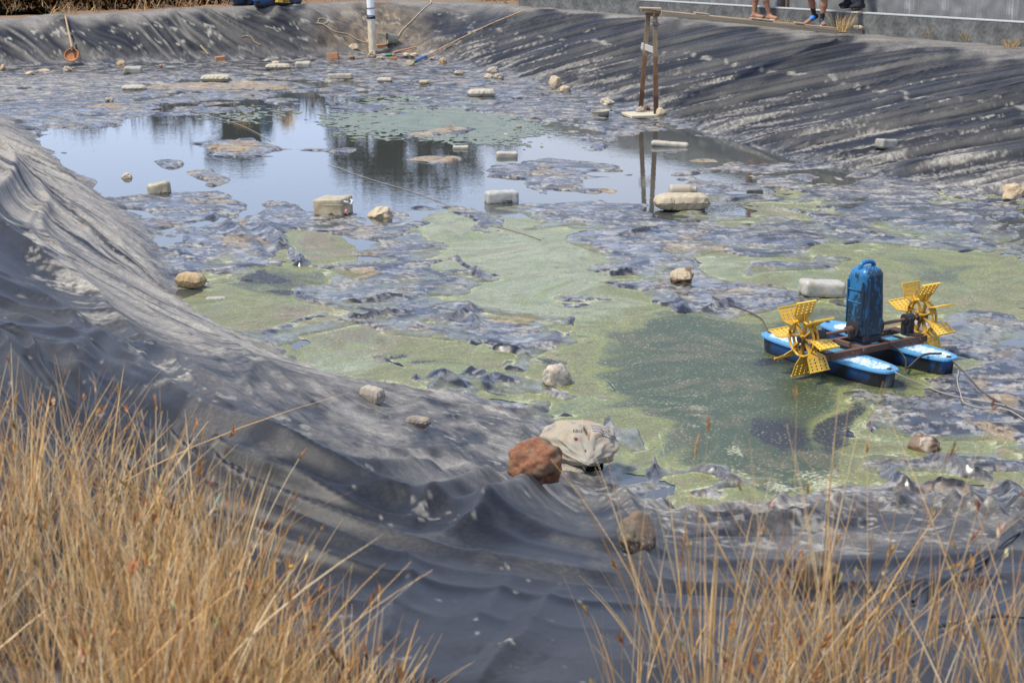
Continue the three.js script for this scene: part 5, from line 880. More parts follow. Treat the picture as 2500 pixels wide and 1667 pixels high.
{ // torn striped sack beside the red boulder
  const W = 0.52, H = 0.26, D = 0.38, g = new THREE.SphereGeometry(1, 72, 48), p = g.attributes.position, uv = g.attributes.uv;
  for (let i = 0; i < p.count; i++) {
    let x = p.getX(i), y = p.getY(i), z = p.getZ(i); const l = Math.max(0, z);
    const a = Math.atan2(y, x), pleat = 0.10 * Math.sin(a * 11 + 2.5 * N3(x * 2, y * 2, z * 2)) * smoothstep(z, 0.05, 0.9), wr = 0.15 * fbm3(x * 1.6 + 3, y * 1.6, z * 1.6, 3) + 0.05 * (1 - Math.abs(N3(x * 3, y * 3, z * 3))) + 0.03 * N3(x * 8, y * 8, z * 8);
    const taper = 1 - 0.68 * l * l, k = (1 + wr) * taper * (1 + pleat); uv.setXY(i, x * 0.5 + 0.5, z * 0.5 + 0.5);
    p.setXYZ(i, x * k * W / 2 + 0.03 * l, Math.max(-0.6, y) * k * H / 2 + (y > 0 ? 0.03 * (1 - l) : 0), z * (1 + 0.5 * wr) * D / 2 * (1 + 0.35 * l));
  }
  g.computeVertexNormals();
  const cv = document.createElement('canvas'); cv.width = cv.height = 1024; const c = cv.getContext('2d'), R = rng(8);
  c.fillStyle = '#9b9484'; c.fillRect(0, 0, 1024, 1024);
  for (let i = 0; i < 5200; i++) { c.fillStyle = `rgba(${150 + R() * 40 | 0},${118 + R() * 30 | 0},${76 + R() * 30 | 0},${0.08 + 0.2 * R()})`; const r = R(); c.beginPath(); c.arc(R() * 1024, 80 + r * r * 700, 2 + R() * 12, 0, 7); c.fill(); }
  c.strokeStyle = '#3c4163'; for (const [y, w] of [[470, 7], [492, 4], [512, 8], [560, 16], [600, 6], [622, 10], [668, 18]]) { c.lineWidth = w; c.beginPath(); c.moveTo(640, y - 40); for (let x = 640; x <= 960; x += 20) c.lineTo(x, y - 40 + (x - 640) * 0.16 + 9 * Math.sin(x * 0.05)); c.stroke(); }
  for (const [y, w] of [[430, 8], [450, 5], [480, 10]]) { c.lineWidth = w; c.beginPath(); c.moveTo(40, y + 60); c.lineTo(200, y - 10); c.stroke(); }
  c.fillStyle = '#2c2b33'; c.font = 'bold 66px sans-serif'; c.fillText('ABU', 360, 690); c.fillStyle = '#6d2426'; c.fillRect(350, 760, 50, 34); c.fillRect(470, 880, 40, 26);
  c.fillStyle = 'rgba(110,116,140,0.8)'; c.beginPath(); c.ellipse(430, 470, 60, 46, 0.4, 0, 7); c.fill();
  const tx = new THREE.CanvasTexture(cv); tx.colorSpace = THREE.SRGBColorSpace; tx.flipY = false; tx.magFilter = THREE.LinearFilter;
  const t = new THREE.Group(), q = hit(1400, 1150), mm = new THREE.MeshStandardMaterial({ map: tx, roughness: 0.75 });
  part(t, 'cloth', g, mm);
  part(t, 'neck', (() => { const k = pillowGeo(0.16, 0.06, 0.14, 2.2, 0.4); return plastic(k.translate(-0.06, -0.085, D / 2 + 0.0), [0.40, 0.36, 0.29], 2, 1, { tide: 0.02 }); })(), sackMat);
  t.position.set(q.x + 0.04, q.y + 0.11, q.z - 0.2); t.rotation.set(0.18, 0.1, -0.12);
  add(t, 'sack', 'torn white sack with dark blue stripes beside the red boulder', 'sack');
  const f = new THREE.PlaneGeometry(0.17, 0.12, 10, 8), fp = f.attributes.position; for (let i = 0; i < fp.count; i++) { const x = fp.getX(i), y = fp.getY(i); fp.setXYZ(i, x * (1 - 0.4 * (0.06 - y) / 0.12), y, 0.05 * Math.sin((x + 0.08) * 12) * (0.5 - y * 6) + 0.02 * N2(x * 20, y * 20)); }
  f.computeVertexNormals(); const fm = new THREE.Mesh(f, new THREE.MeshStandardMaterial({ color: lin(0.02, 0.021, 0.024), roughness: 0.42, side: THREE.DoubleSide })), w = hit(1440, 1140);
  fm.position.set(w.x + 0.02, w.y + 0.06, w.z + 0.10); fm.rotation.set(-0.5, 0.1, 0.05); add(fm, 'liner_flap', 'torn black flap of liner curling up in front of the sack', 'liner flap');
}
// ---------------------------------------------------------------- people: one continuous surface each, joined from tapered bones
function boneField(bones, k = 0.03) {
  return (x, y, z) => {
    let s = 1e3;
    for (const [a, ra, b, rb] of bones) {
      const ex = b.x - a.x, ey = b.y - a.y, ez = b.z - a.z, f = clamp(((x - a.x) * ex + (y - a.y) * ey + (z - a.z) * ez) / (ex * ex + ey * ey + ez * ez + 1e-9), 0, 1);
      const dx = x - a.x - ex * f, dy = y - a.y - ey * f, dz = z - a.z - ez * f, d = Math.sqrt(dx * dx + dy * dy + dz * dz) - (ra + (rb - ra) * f);
      const h = Math.max(k - Math.abs(s - d), 0) / k; s = Math.min(s, d) - h * h * k * 0.25;
    }
    return s;
  };
}
function surface(field, lo, hi, cell) {
  const side = Math.max(hi.x - lo.x, hi.y - lo.y, hi.z - lo.z), n = Math.min(150, Math.ceil(side / cell) + 4), mc = new MarchingCubes(n, new THREE.MeshBasicMaterial(), false, false, 60000), c = lo.clone().add(hi).multiplyScalar(0.5), h = n / 2, s = side / 2 * n / (n - 4);
  mc.isolation = 0;
  for (let k = 0; k < n; k++) for (let j = 0; j < n; j++) for (let i = 0; i < n; i++) mc.field[i + j * n + k * n * n] = -field(c.x + (i - h) / h * s, c.y + (j - h) / h * s, c.z + (k - h) / h * s);
  mc.update();
  const g = new THREE.BufferGeometry(), p = mc.positionArray.slice(0, mc.count * 3), q = mc.normalArray.slice(0, mc.count * 3);
  for (let i = 0; i < p.length; i += 3) { p[i] = p[i] * s + c.x; p[i + 1] = p[i + 1] * s + c.y; p[i + 2] = p[i + 2] * s + c.z; }
  g.setAttribute('position', new THREE.BufferAttribute(p, 3));
  const m = mergeVertices(g, 1e-4); m.computeVertexNormals();
  return m;
}
const handBones = (w, dir, out) => {   // w: wrist, dir: along the fingers, out: thumb side
  const side = out.clone(), pal = new THREE.Vector3().crossVectors(dir, side), P = (a, b, c) => w.clone().addScaledVector(dir, a).addScaledVector(side, b).addScaledVector(pal, c), L = [];
  for (const b of [-0.026, -0.009, 0.009, 0.026]) L.push([P(0, b * 0.5, 0), 0.017, P(0.085, b, 0), 0.012]);
  [[-0.028, 0.056], [-0.009, 0.072], [0.009, 0.078], [0.028, 0.068]].forEach(([b, l]) => { L.push([P(0.088, b, 0), 0.0092, P(0.088 + l * 0.5, b * 1.05, 0.008), 0.0085]); L.push([P(0.088 + l * 0.5, b * 1.05, 0.008), 0.0085, P(0.088 + l * 0.92, b * 1.05, 0.026), 0.0072]); });
  L.push([P(0.02, 0.02, 0.004), 0.014, P(0.05, 0.05, 0.012), 0.0105]); L.push([P(0.05, 0.05, 0.012), 0.0105, P(0.085, 0.058, 0.024), 0.0088]);
  return L;
};
function person(o) {
  const t = new THREE.Group(), fwd = V(Math.sin(o.face), 0, Math.cos(o.face)), right = V(Math.cos(o.face), 0, -Math.sin(o.face)), hip = o.hip, B = [];
  const at3 = (r, u, f) => hip.clone().addScaledVector(right, r).add(V(0, u, 0)).addScaledVector(fwd, f);
  for (const L of o.legs) {
    const h = at3(L.side * 0.09, -0.03, 0);
    B.push([h, 0.085, L.knee, 0.056], [L.knee, 0.054, L.knee.clone().lerp(L.ankle, 0.3).addScaledVector(fwd, -0.012), 0.056], [L.knee.clone().lerp(L.ankle, 0.3).addScaledVector(fwd, -0.012), 0.056, L.ankle, 0.034]);
    const toe = L.toe, heel = L.ankle.clone().add(L.heel);
    B.push([L.ankle, 0.034, heel, 0.03], [heel, 0.028, toe, 0.026], [L.ankle, 0.034, toe, 0.024]);
    const s2 = new THREE.Vector3().crossVectors(toe.clone().sub(heel).normalize(), V(0, 1, 0)); for (const q of [-1, 1]) B.push([heel, 0.024, toe.clone().addScaledVector(s2, q * 0.022), 0.02]);
  }
  B.push([at3(-0.07, 0.02, 0), 0.115, at3(0.07, 0.02, 0), 0.115], [at3(0, 0.05, 0), 0.12, at3(0, 0.28, 0.01), 0.12], [at3(-0.1, 0.38, 0.01), 0.105, at3(0.1, 0.38, 0.01), 0.105], [at3(-0.14, 0.46, 0), 0.07, at3(0.14, 0.46, 0), 0.07], [at3(0, 0.45, 0), 0.06, at3(0, 0.6, 0.02), 0.05]);
  const hands = [], wrists = [];
  for (const s of [-1, 1]) { const sh = at3(s * 0.19, 0.45, 0), el = at3(s * 0.25, 0.19, -0.02), wr = at3(s * 0.26, -0.04, 0.09); B.push([sh, 0.055, el, 0.04], [el, 0.04, wr, 0.028]); const dir = wr.clone().sub(el).normalize(); hands.push(handBones(wr, dir, right.clone().multiplyScalar(-s).addScaledVector(dir, -right.dot(dir) * -s).normalize())); wrists.push(wr); }
  const f = boneField(B), lo = hip.clone().add(V(-0.5, -1.0, -0.5)), hi = hip.clone().add(V(0.5, 0.66, 0.5));
  const skinAt = (x, y, z) => { const v = 1 + 0.15 * fbm3(x * 14, y * 14, z * 14, 2); for (const L of o.legs) if (o.socks && y - L.ankle.y < 0.13 && Math.hypot(x - L.ankle.x, z - L.ankle.z) < 0.12) return [0.012, 0.012, 0.014]; return [0.31 * v, 0.145 * v, 0.08 * v]; };
  const pieces = [surface(f, lo, hi, 0.018)];
  hands.forEach((hb, i) => pieces.push(surface(boneField([...hb, [wrists[i], 0.026, hb[0][0].clone().lerp(hb[1][2], 0.2), 0.02]], 0.008), wrists[i].clone().add(V(-0.14, -0.19, -0.16)), wrists[i].clone().add(V(0.14, 0.07, 0.2)), 0.006)));
  const hc = at3(0, 0.72, 0.03), hd = (r, u, q) => hc.clone().addScaledVector(right, r).add(V(0, u, 0)).addScaledVector(fwd, q);
  const head = boneField([[hd(0, 0.035, -0.02), 0.088, hd(0, 0.03, 0.02), 0.083], [hd(0, -0.05, 0.035), 0.055, hd(0, -0.085, 0.055), 0.038], [hd(0, 0.02, 0.098), 0.012, hd(0, -0.018, 0.115), 0.016], [hd(-0.03, -0.058, 0.075), 0.016, hd(0.03, -0.058, 0.075), 0.016], [hd(-0.088, 0.02, 0), 0.018, hd(-0.09, -0.02, 0.005), 0.012], [hd(0.088, 0.02, 0), 0.018, hd(0.09, -0.02, 0.005), 0.012], [hd(0, -0.16, -0.01), 0.05, hd(0, -0.06, -0.01), 0.052]], 0.022);
  pieces.push(surface(head, hd(0, -0.02, 0).add(V(-0.16, -0.16, -0.16)), hd(0, -0.02, 0).add(V(0.16, 0.16, 0.16)), 0.006));
  const body = part(t, 'body', tint(mergeGeometries(pieces), skinAt), vmat(0.6));
  for (const s of [-1, 1]) { const e = hd(s * 0.033, 0.02, 0.088); part(t, 'eye', new THREE.SphereGeometry(0.011, 12, 8).translate(e.x, e.y, e.z), std([0.03, 0.02, 0.015], 0.2)); }
  part(t, 'hair', surface((x, y, z) => { const d = head(x, y, z) - 0.014 - 0.006 * N3(x * 30, y * 30, z * 30), e = (x - hc.x) * fwd.x + (z - hc.z) * fwd.z; return Math.max(d, -(y - hc.y - 0.035 + 0.9 * Math.max(-0.06, e))); }, hc.clone().add(V(-0.15, -0.12, -0.15)), hc.clone().add(V(0.15, 0.18, 0.15)), 0.006), std([0.015, 0.012, 0.011], 0.7));
  const cloth = (name, y0, y1, grow, col, only) => part(t, name, surface((x, y, z) => y < y0 - 0.05 || y > y1 + 0.05 ? 0.05 : Math.max(f(x, y, z) - grow - 0.006 * N3(x * 9, y * 9, z * 9), y0 - y, y - y1, only ? only(x, y, z) : -1), lo, hi, 0.02), std(col, 0.9));
  cloth('shirt', hip.y + 0.02, hip.y + 0.53, 0.018, o.shirt, (x, y, z) => { const e = Math.abs((x - hip.x) * right.x + (z - hip.z) * right.z); return e > 0.235 || y < hip.y + 0.26 && e > 0.2 ? 0.01 : -1; });
  cloth(o.long ? 'trousers' : 'shorts', o.long ? hip.y - 0.84 : hip.y - o.shortLen, hip.y + 0.07, o.long ? 0.022 : 0.024, o.trousers, (x, y, z) => Math.abs((x - hip.x) * right.x + (z - hip.z) * right.z) > 0.2 && y > hip.y - 0.2 ? 0.01 : -1);
  for (const L of o.legs) {
    const heel = L.ankle.clone().add(L.heel), dir = L.toe.clone().sub(heel).normalize(), s2 = new THREE.Vector3().crossVectors(dir, V(0, 1, 0)).normalize(), up = new THREE.Vector3().crossVectors(s2, dir);
    const P = (a, b, c) => heel.clone().addScaledVector(dir, a).addScaledVector(s2, b).addScaledVector(up, c), len = heel.distanceTo(L.toe);
    const sole = [[P(-0.01, 0, -0.028), 0.022, P(len * 0.5, 0, -0.028), 0.024], [P(len * 0.45, -0.012, -0.028), 0.024, P(len, -0.008, -0.026), 0.022], [P(len * 0.45, 0.016, -0.028), 0.024, P(len * 0.95, 0.018, -0.026), 0.022]], upper = [[P(-0.005, 0, 0), 0.038, P(len * 0.35, 0, 0.012), 0.042], [P(len * 0.35, 0, 0.006), 0.042, P(len, 0, -0.004), 0.034]], m = heel.clone().lerp(L.toe, 0.5), e = V(0.2, 0.2, 0.2);
    if (o.shoe) part(t, 'shoe', surface(boneField(upper, 0.02), m.clone().sub(e), m.clone().add(e), 0.01), std(o.shoe, 0.6)); else part(t, 'sandal_strap', tubeOf([P(len * 0.3, -0.04, -0.01), P(len * 0.55, 0, 0.034), P(len * 0.3, 0.045, -0.01)], 0.009, 14, 6), std([0.36, 0.03, 0.035], 0.6));
    part(t, 'sole', surface(boneField(sole, 0.012), m.clone().sub(e), m.clone().add(e), 0.01), std(o.sole, 0.7));
  }
  return add(t, 'person', o.label, 'person', 'people on the bank by the wall');
}
{
  const g1 = 1.26, a = at(1884, 44, g1 + 0.04), b = at(1842, 41, g1 + 0.04), mid = a.clone().lerp(b, 0.5);
  person({ face: 0.9, hip: V(mid.x - 0.02, g1 + 0.86, mid.z), legs: [
    { side: -1, knee: V(b.x + 0.03, g1 + 0.46, b.z - 0.02), ankle: V(b.x, g1 + 0.075, b.z), heel: V(-0.03, -0.03, -0.02), toe: V(b.x + 0.14, g1 + 0.045, b.z + 0.1) },
    { side: 1, knee: V(a.x - 0.13, g1 + 0.47, a.z - 0.02), ankle: V(a.x - 0.03, g1 + 0.075, a.z), heel: V(-0.03, -0.03, -0.02), toe: V(a.x + 0.07, g1 + 0.045, a.z + 0.13) }],
    shirt: [0.3, 0.3, 0.32], trousers: [0.02, 0.02, 0.03], shortLen: 0.44, sole: [0.55, 0.48, 0.38], label: 'person in dark shorts with bare legs and sandals behind the walkway' });
  const g2 = 1.29, c = at(2007, 58, g2 + 0.04), d = at(1986, 46, g2 + 0.1), hip = V(c.x - 0.02, g2 + 0.87, c.z - 0.05);
  person({ face: -0.5, hip, socks: true, legs: [
    { side: -1, knee: V(d.x - 0.06, g2 + 0.46, d.z + 0.02), ankle: V(d.x + 0.03, g2 + 0.14, d.z - 0.06), heel: V(0.035, 0.0, -0.02), toe: V(d.x - 0.13, g2 + 0.035, d.z + 0.06) },
    { side: 1, knee: V(c.x + 0.03, g2 + 0.46, c.z), ankle: V(c.x + 0.0, g2 + 0.08, c.z - 0.03), heel: V(0.01, -0.03, -0.04), toe: V(c.x + 0.01, g2 + 0.045, c.z + 0.16) }],
    shirt: [0.12, 0.2, 0.35], trousers: [0.03, 0.03, 0.035], shortLen: 0.4, shoe: [0.03, 0.2, 0.6], sole: [0.62, 0.56, 0.46], label: 'person in black socks and blue shoes stepping beside the walkway end' });
  const g3 = 1.572, e = at(2068, 14, g3 + 0.04), f = at(2098, 19, g3 + 0.04), h3 = e.clone().lerp(f, 0.5);
  person({ face: -0.7, hip: V(h3.x, g3 + 0.88, h3.z), long: true, legs: [
    { side: -1, knee: V(e.x + 0.0, g3 + 0.48, e.z + 0.02), ankle: V(e.x + 0.01, g3 + 0.08, e.z), heel: V(0.03, -0.03, -0.02), toe: V(e.x - 0.1, g3 + 0.045, e.z + 0.1) },
    { side: 1, knee: V(f.x + 0.0, g3 + 0.47, f.z + 0.02), ankle: V(f.x + 0.02, g3 + 0.085, f.z), heel: V(0.03, -0.03, -0.02), toe: V(f.x - 0.11, g3 + 0.045, f.z + 0.08) }],
    shirt: [0.35, 0.33, 0.3], trousers: [0.012, 0.013, 0.02], shoe: [0.05, 0.028, 0.02], sole: [0.02, 0.02, 0.02], label: 'person in dark trousers and brown shoes standing on the wall ledge' });
}
// ---------------------------------------------------------------- dry grass in front
const leafMat = vmat(0.9, { side: THREE.DoubleSide });
function blades(list) {   // each: {base, tip, bend, r, color}; three-sided tapering stalks joined into one mesh
  const seg = 7, pos = [], nor = [], col = [], idx = [];
  for (const { base, tip, bend, r, c, flat } of list) {
    const ax = tip.clone().sub(base), sx = new THREE.Vector3().crossVectors(ax, V(0.3, 0.1, 1)).normalize(), sz = new THREE.Vector3().crossVectors(ax, sx).normalize(), n = flat ? 2 : 3, o = pos.length / 3;
    for (let k = 0; k <= seg; k++) {
      const f = k / seg, p = base.clone().addScaledVector(ax, f).addScaledVector(bend, f * f), w = r * (flat ? Math.sin(Math.PI * (0.15 + 0.83 * f)) : 1 - 0.65 * f), v = 1 + 0.12 * Math.sin(k * 2.3 + r * 9e4);
      for (let i = 0; i < n; i++) { const a = i / n * Math.PI * 2 + r * 3e4, d = sx.clone().multiplyScalar(Math.cos(a)).addScaledVector(sz, Math.sin(a)); pos.push(p.x + d.x * w, p.y + d.y * w, p.z + d.z * w); nor.push(d.x, d.y, d.z); col.push(c[0] * v, c[1] * v, c[2] * v); }
    }
    for (let k = 0; k < seg; k++) for (let i = 0; i < (flat ? 1 : n); i++) { const a = o + k * n + i, b = o + k * n + (i + 1) % n; idx.push(a, b, a + n, b, b + n, a + n); }
  }
  const g = new THREE.BufferGeometry(); g.setAttribute('position', new THREE.Float32BufferAttribute(pos, 3)); g.setAttribute('normal', new THREE.Float32BufferAttribute(nor, 3)); g.setAttribute('color', new THREE.Float32BufferAttribute(col, 3)); g.setIndex(idx); return g;
}
function strawColor(R) { const k = R(), v = 0.7 + 0.5 * R(); const c = k < 0.6 ? [0.82, 0.52, 0.22] : k < 0.82 ? [0.88, 0.69, 0.42] : [0.54, 0.27, 0.09]; return c.map((a) => a * v); }
function grassField(seed, clumps, per, place, height, heads) {
  const R = rng(seed), list = [], tips = [], gauss = () => (R() + R() + R() - 1.5) * 0.8;
  for (let q = 0; q < clumps; q++) {
    const c = place(R); if (!c) continue;
    const n = per * (0.5 + R()), spread = 0.10 + 0.16 * R(), tone = 0.8 + 0.4 * R(), sway = gauss() * 0.25;
    for (let i = 0; i < n; i++) {
      const ox = gauss() * spread, oz = gauss() * spread, h = height(c, R), k = (1.1 + 1.2 * R()) * h, wild = R() < 0.1 ? 1.6 : 1, dx = ((ox / spread) * 0.32 + sway + gauss() * 0.18) * h * wild, dz = ((oz / spread) * 0.25 + gauss() * 0.15) * h, flat = R() < 0.5;
      const y = Math.max(soilY(c.x + ox, c.z + oz), linerY(c.x + ox, c.z + oz)), base = V(c.x + ox, y - 0.02, c.z + oz), tip = V(base.x + dx, y + h * (1 - 0.2 * Math.abs(dx / h)), base.z + dz), bend = V(dx * (0.3 + 0.5 * R()), -0.18 * Math.abs(dx) - (R() < 0.15 ? 0.2 * h * R() : 0), dz * 0.4), col = strawColor(R).map((v) => v * tone);
      list.push({ base, tip, bend, r: flat ? 0.0018 + 0.0034 * R() : 0.0011 + 0.0014 * R(), c: col, flat });
      if (!flat && R() < heads && h > 0.3) tips.push([tip.clone().add(bend), tip.clone().sub(base).addScaledVector(bend, 2).normalize()]);
    }
  }
  for (const [p, d] of tips) {
    const n = 4 + R() * 5 | 0, s = 0.022 + 0.03 * R(), c = R() < 0.6 ? [0.62, 0.33, 0.11] : R() < 0.5 ? [0.40, 0.16, 0.045] : [0.74, 0.55, 0.32];
    for (let i = 0; i < n; i++) { const q = d.clone().add(V(R() - 0.5, R() - 0.5, R() - 0.5).multiplyScalar(0.9)).normalize(), st = p.clone().addScaledVector(d, -s * R()); list.push({ base: st, tip: st.clone().addScaledVector(q, s * (0.6 + 0.6 * R())), bend: V(0, 0, 0), r: 0.0022 + 0.0026 * R(), c: c.map((v) => v * (0.7 + 0.6 * R())), flat: true }); }
  }
  return blades(list);
}
{
const left = grassField(3, 150, 29, (R) => {
    const z = -(4.2 + 3.0 * R()), x = z * (0.42 - 0.36 * Math.pow(R(), 0.8)), lim = (-z) * (0.075 + 0.11 * smoothstep(-z, 5.2, 7.2));
    return -x < lim || R() < smoothstep(-z, 6.0, 7.2) * 0.6 * smoothstep(x / -z, -0.26, -0.1) ? null : { x, z };
  }, (b, R) => (0.22 + 0.62 * Math.pow(R(), 0.8)) * lerp(0.95, 0.45, smoothstep(b.x / -b.z, -0.25, -0.08)), 0.2);
  add(new THREE.Mesh(left, leafMat), 'dry_grass', 'dense straw coloured dry grass at lower left in front of the liner', 'grass', null, 'stuff');
  const right = grassField(7, 66, 26, (R) => {
    const z = -(4.1 + 2.0 * R()), x = -z * (0.06 + 0.34 * R());
    return R() < 0.75 * (1 - smoothstep(x / -z, 0.06, 0.17)) ? null : { x, z };
  }, (b, R) => (0.14 + 0.26 * R() + (R() < 0.26 ? 0.7 * R() : 0)), 0.42);
  add(new THREE.Mesh(right, leafMat), 'dry_grass', 'looser straw coloured dry grass at lower right with rust seed heads', 'grass', null, 'stuff');
}
// ---------------------------------------------------------------- growth behind the banks
{
  const q = at(2052, 72, 1.28), R = rng(19), list = [];
  for (let i = 0; i < 90; i++) { const a = R() * 6.28, r = 0.12 * Math.sqrt(R()), l = 0.16 + 0.2 * R(), b = V(Math.cos(a) * r, 0, Math.sin(a) * r); list.push({ base: b, tip: V(b.x * 2.4 + (R() - 0.5) * 0.12, l, b.z * 2), bend: V(b.x * 0.5, 0, 0), r: 0.004, c: R() < 0.3 ? [0.2, 0.2, 0.08] : strawColor(R), flat: R() < 0.5 }); if (R() < 0.5) list.push({ base: V(b.x * 2.4, l, b.z * 2), tip: V(b.x * 2.5, l + 0.04, b.z * 2), bend: V(0, 0, 0), r: 0.008, c: [0.5, 0.42, 0.3], flat: true }); }
  const m = new THREE.Mesh(blades(list), leafMat); m.position.copy(q).setY(1.24); add(m, 'weed_clump', 'dry weed clump with pale seed heads at the walkway end', 'plant', 'dry weeds by the wall');
  [[2272, 82, 0.6, 'small dry weed on the soil in the middle of the wall'], [2470, 108, 0.8, 'low tan weed at the wall near the right edge'], [2365, 92, 0.5, 'low straw tuft on the soil along the wall'], [1922, 52, 0.55, 'thin grey weed right of the wooden post']].forEach(([px, py, s, label], i) => { const c = m.clone(), p = at(px, py, 1.3); c.position.set(p.x, 1.26, p.z); c.scale.set(s * 1.3, s * (i % 2 ? 0.5 : 0.9), s); c.rotation.y = i; add(c, 'weed_clump', label, 'plant', 'dry weeds by the wall'); });
}
function leafCards(n, seed, where, size, colour) {
  const R = rng(seed), pos = [], col = [], nor = [];
  for (let i = 0; i < n; i++) {
    const p = where(R); if (!p) continue; const s = size * (0.6 + 0.8 * R()), u = V(R() - 0.5, R() - 0.5, R() - 0.5).normalize(), w = new THREE.Vector3().crossVectors(u, V(R() - 0.5, R() - 0.5, R() - 0.5)).normalize(), c = colour(R, p), N = new THREE.Vector3().crossVectors(u, w);
    const a = p.clone().addScaledVector(u, -s), b = p.clone().addScaledVector(w, s * 0.45), d = p.clone().addScaledVector(u, s), e = p.clone().addScaledVector(w, -s * 0.45);
    for (const v of [a, b, d, a, d, e]) { pos.push(v.x, v.y, v.z); col.push(...c); nor.push(N.x, N.y, N.z); }
  }
  const g = new THREE.BufferGeometry(); g.setAttribute('position', new THREE.Float32BufferAttribute(pos, 3)); g.setAttribute('color', new THREE.Float32BufferAttribute(col, 3)); g.setAttribute('normal', new THREE.Float32BufferAttribute(nor, 3)); return g;
}
{
  const behind = (x, z) => { shore(x, z); return SH.a[4] > 0.45 && SH.sd > 0 ? SH.sd - SH.a[1] - SH.a[3] : -1; };   // metres behind the edge of the liner
  const brush = leafCards(60000, 41, (R) => { const x = -15 + 18 * R(), z = -38 - 8 * R(), k = behind(x, z); if (k < 0.9 || k > 4.6) return null; const top = (0.3 + 0.5 * smoothstep(k, 0.9, 2.2)) * (1 + 1.4 * fbm(x * 0.6, z * 0.6, 3)); return V(x, 0.8 + Math.max(0.1, top) * R(), z); }, 0.06, (R) => { const k = R(), v = 0.6 + 0.8 * R(); return (k < 0.55 ? [0.26, 0.10, 0.035] : k < 0.8 ? [0.42, 0.22, 0.09] : k < 0.9 ? [0.12, 0.11, 0.05] : [0.09, 0.045, 0.03]).map((a) => a * v); });
  add(new THREE.Mesh(brush, leafMat), 'dry_brush', 'rust brown dry brush beyond the far bank at top left', 'brush', null, 'stuff');
  const R = rng(53), list = [];
  for (let i = 0; i < 9000; i++) { const x = -14 + 17 * R(), q = -37.5 - 5 * R(), k = behind(x, q), clump = fbm(x * 1.2, 3, 2); if (k < 0.25 || k > 1.5 || R() > 0.4 + 1.3 * clump + 0.3 * k) continue; const l = 0.1 + 0.26 * R(), y = soilY(x, q); list.push({ base: V(x, y - 0.02, q), tip: V(x + (R() - 0.5) * 0.3, y + l, q + (R() - 0.5) * 0.2), bend: V((R() - 0.5) * 0.15, -0.03, 0), r: 0.006 + 0.005 * R(), c: R() < 0.6 ? [0.50, 0.33, 0.16] : strawColor(R), flat: true }); }
  add(new THREE.Mesh(blades(list), leafMat), 'dry_grass', 'fringe of dry grass along the soil behind the far bank', 'grass', null, 'stuff');
  const hp = at(40, 37, 0.88), hedge = leafCards(6000, 61, (Q) => { const x = hp.x - 0.9 + 1.4 * Q(), z = hp.z - 0.2 - 0.5 * Q(); return V(x, 0.8 + 0.2 * Q() * (0.8 + 0.4 * N2(x * 2, 1)), z - 0.1); }, 0.035, (Q) => [0.035, 0.045, 0.02].map((a) => a * (0.6 + 0.8 * Q())));
  add(new THREE.Mesh(hedge, leafMat), 'hedge', 'low dark green hedge at the far left corner', 'hedge');
}
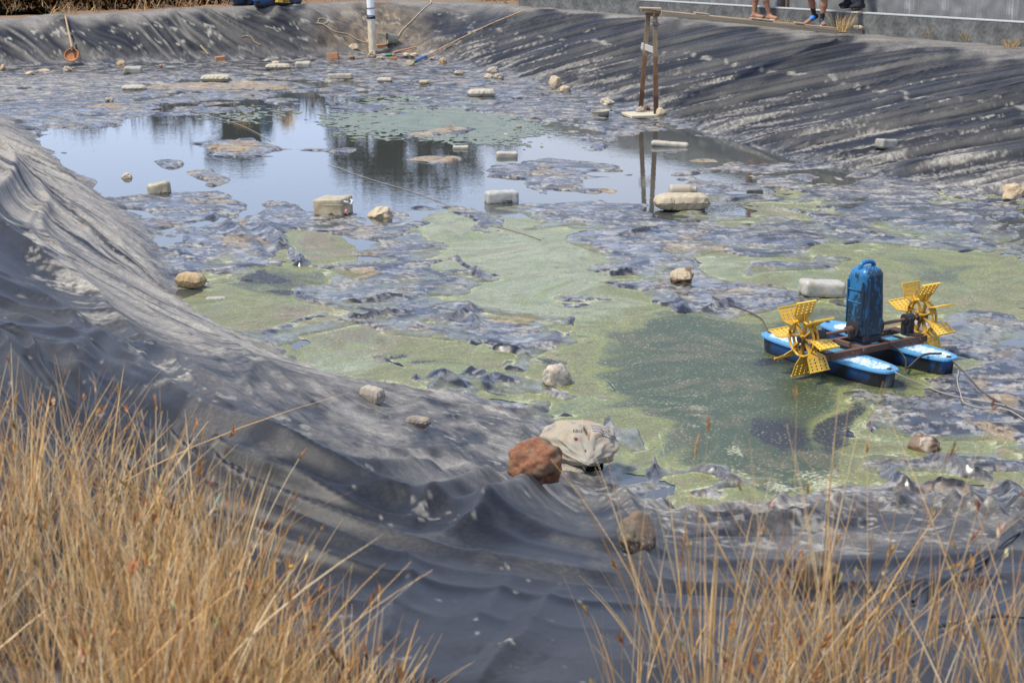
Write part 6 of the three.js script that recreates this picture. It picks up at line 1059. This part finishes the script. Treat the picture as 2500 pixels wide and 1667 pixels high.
// trees beyond the far bank, seen mirrored in the pond
function tree(x, z, h, w, seed, label, o = {}) {
  const t = new THREE.Group(), R = rng(seed), y0 = 0.85, limbs = [], heads = [];
  const trunk = [V(0, -0.3, 0), V(0.1 * R(), h * 0.3, 0.1 * R()), V(0.25 * (R() - 0.5), h * 0.6, 0.2 * R()), V(0.3 * (R() - 0.5), h * 0.86, 0)], c = new THREE.CatmullRomCurve3(trunk);
  for (let k = 0; k < 8; k++) limbs.push(bar(c.getPoint(k / 8), c.getPoint((k + 1) / 8), 0.16 * (1 - k / 9), 0.16 * (1 - (k + 1) / 9), 7));
  for (let k = 0; k < (o.limbs ?? 14); k++) { const f = (o.from ?? 0.35) + (1 - (o.from ?? 0.35)) * R(), s = c.getPoint(Math.min(1, f)), a = R() * 6.28, l = w / 2 * (0.5 + 0.6 * R()) * (1.1 - 0.5 * f), e = s.clone().add(V(Math.cos(a) * l, l * (0.35 + 0.5 * R()), Math.sin(a) * l)); limbs.push(bar(s, e, 0.05, 0.02, 5)); heads.push([e, w * (0.12 + 0.1 * R())], [s.clone().lerp(e, 0.6), w * 0.12]); }
  heads.push([c.getPoint(1), w * 0.2]);
  part(t, 'trunk', clean(limbs), std([0.13, 0.09, 0.06], 0.9));
  part(t, 'crown', leafCards(o.leaves ?? 3200, seed + 9, (Q) => { const [p, r] = heads[Q() * heads.length | 0], u = V(Q() - 0.5, Q() - 0.5, Q() - 0.5).normalize().multiplyScalar(r * Math.cbrt(Q())); u.y *= 0.8; return p.clone().add(u); }, 0.16, (Q) => { const v = 0.6 + 0.8 * Q(); return (Q() < (o.brown ?? 0.15) ? [0.14, 0.09, 0.03] : [0.055, 0.085, 0.03]).map((a) => a * v); }), leafMat);
  t.position.set(x, y0, z); return add(t, 'tree', label, 'tree', 'trees beyond the far bank');
}
const bearing = (px, D) => (px - 1250) / FOCAL * D;
tree(bearing(905, 72), -70, 7.8, 3.6, 101, 'tall loose tree, leftmost of the main group mirrored in the pond', { brown: 0.35, from: 0.3 });
tree(bearing(985, 72), -71, 8.6, 3.4, 113, 'tallest brownish tree in the middle of the mirrored group', { brown: 0.5, from: 0.25 });
tree(bearing(1085, 72), -70, 8.2, 3.4, 127, 'thin trunked tree right of the tallest mirrored tree', { brown: 0.3, from: 0.4 });
tree(bearing(1180, 72), -71, 6.2, 3.2, 131, 'dense dark tree at the right of the mirrored group', { from: 0.2 });
tree(bearing(1270, 72), -70, 4.6, 2.2, 137, 'low dark tree at the right end of the mirrored group', { from: 0.2, leaves: 2600 });
tree(bearing(600, 62), -60, 4.9, 2.3, 149, 'dark green tree mirrored behind the parked aerator', { from: 0.15, leaves: 5200 });
tree(bearing(655, 64), -62, 4.4, 1.8, 151, 'narrow tree mirrored right of the parked aerator', { from: 0.3, leaves: 1800 });
tree(bearing(415, 66), -64, 4.6, 1.4, 157, 'slim young tree mirrored on the left part of the pond', { from: 0.3, leaves: 1300 });
tree(bearing(490, 66), -64, 4.2, 1.5, 163, 'slim young tree mirrored next to the parked aerator', { from: 0.3, leaves: 1300 });
tree(bearing(258, 58), -56, 3.3, 1.6, 167, 'small bushy tree mirrored at the far left of the pond', { from: 0.1, leaves: 2600 });
renderer.render(scene, camera);
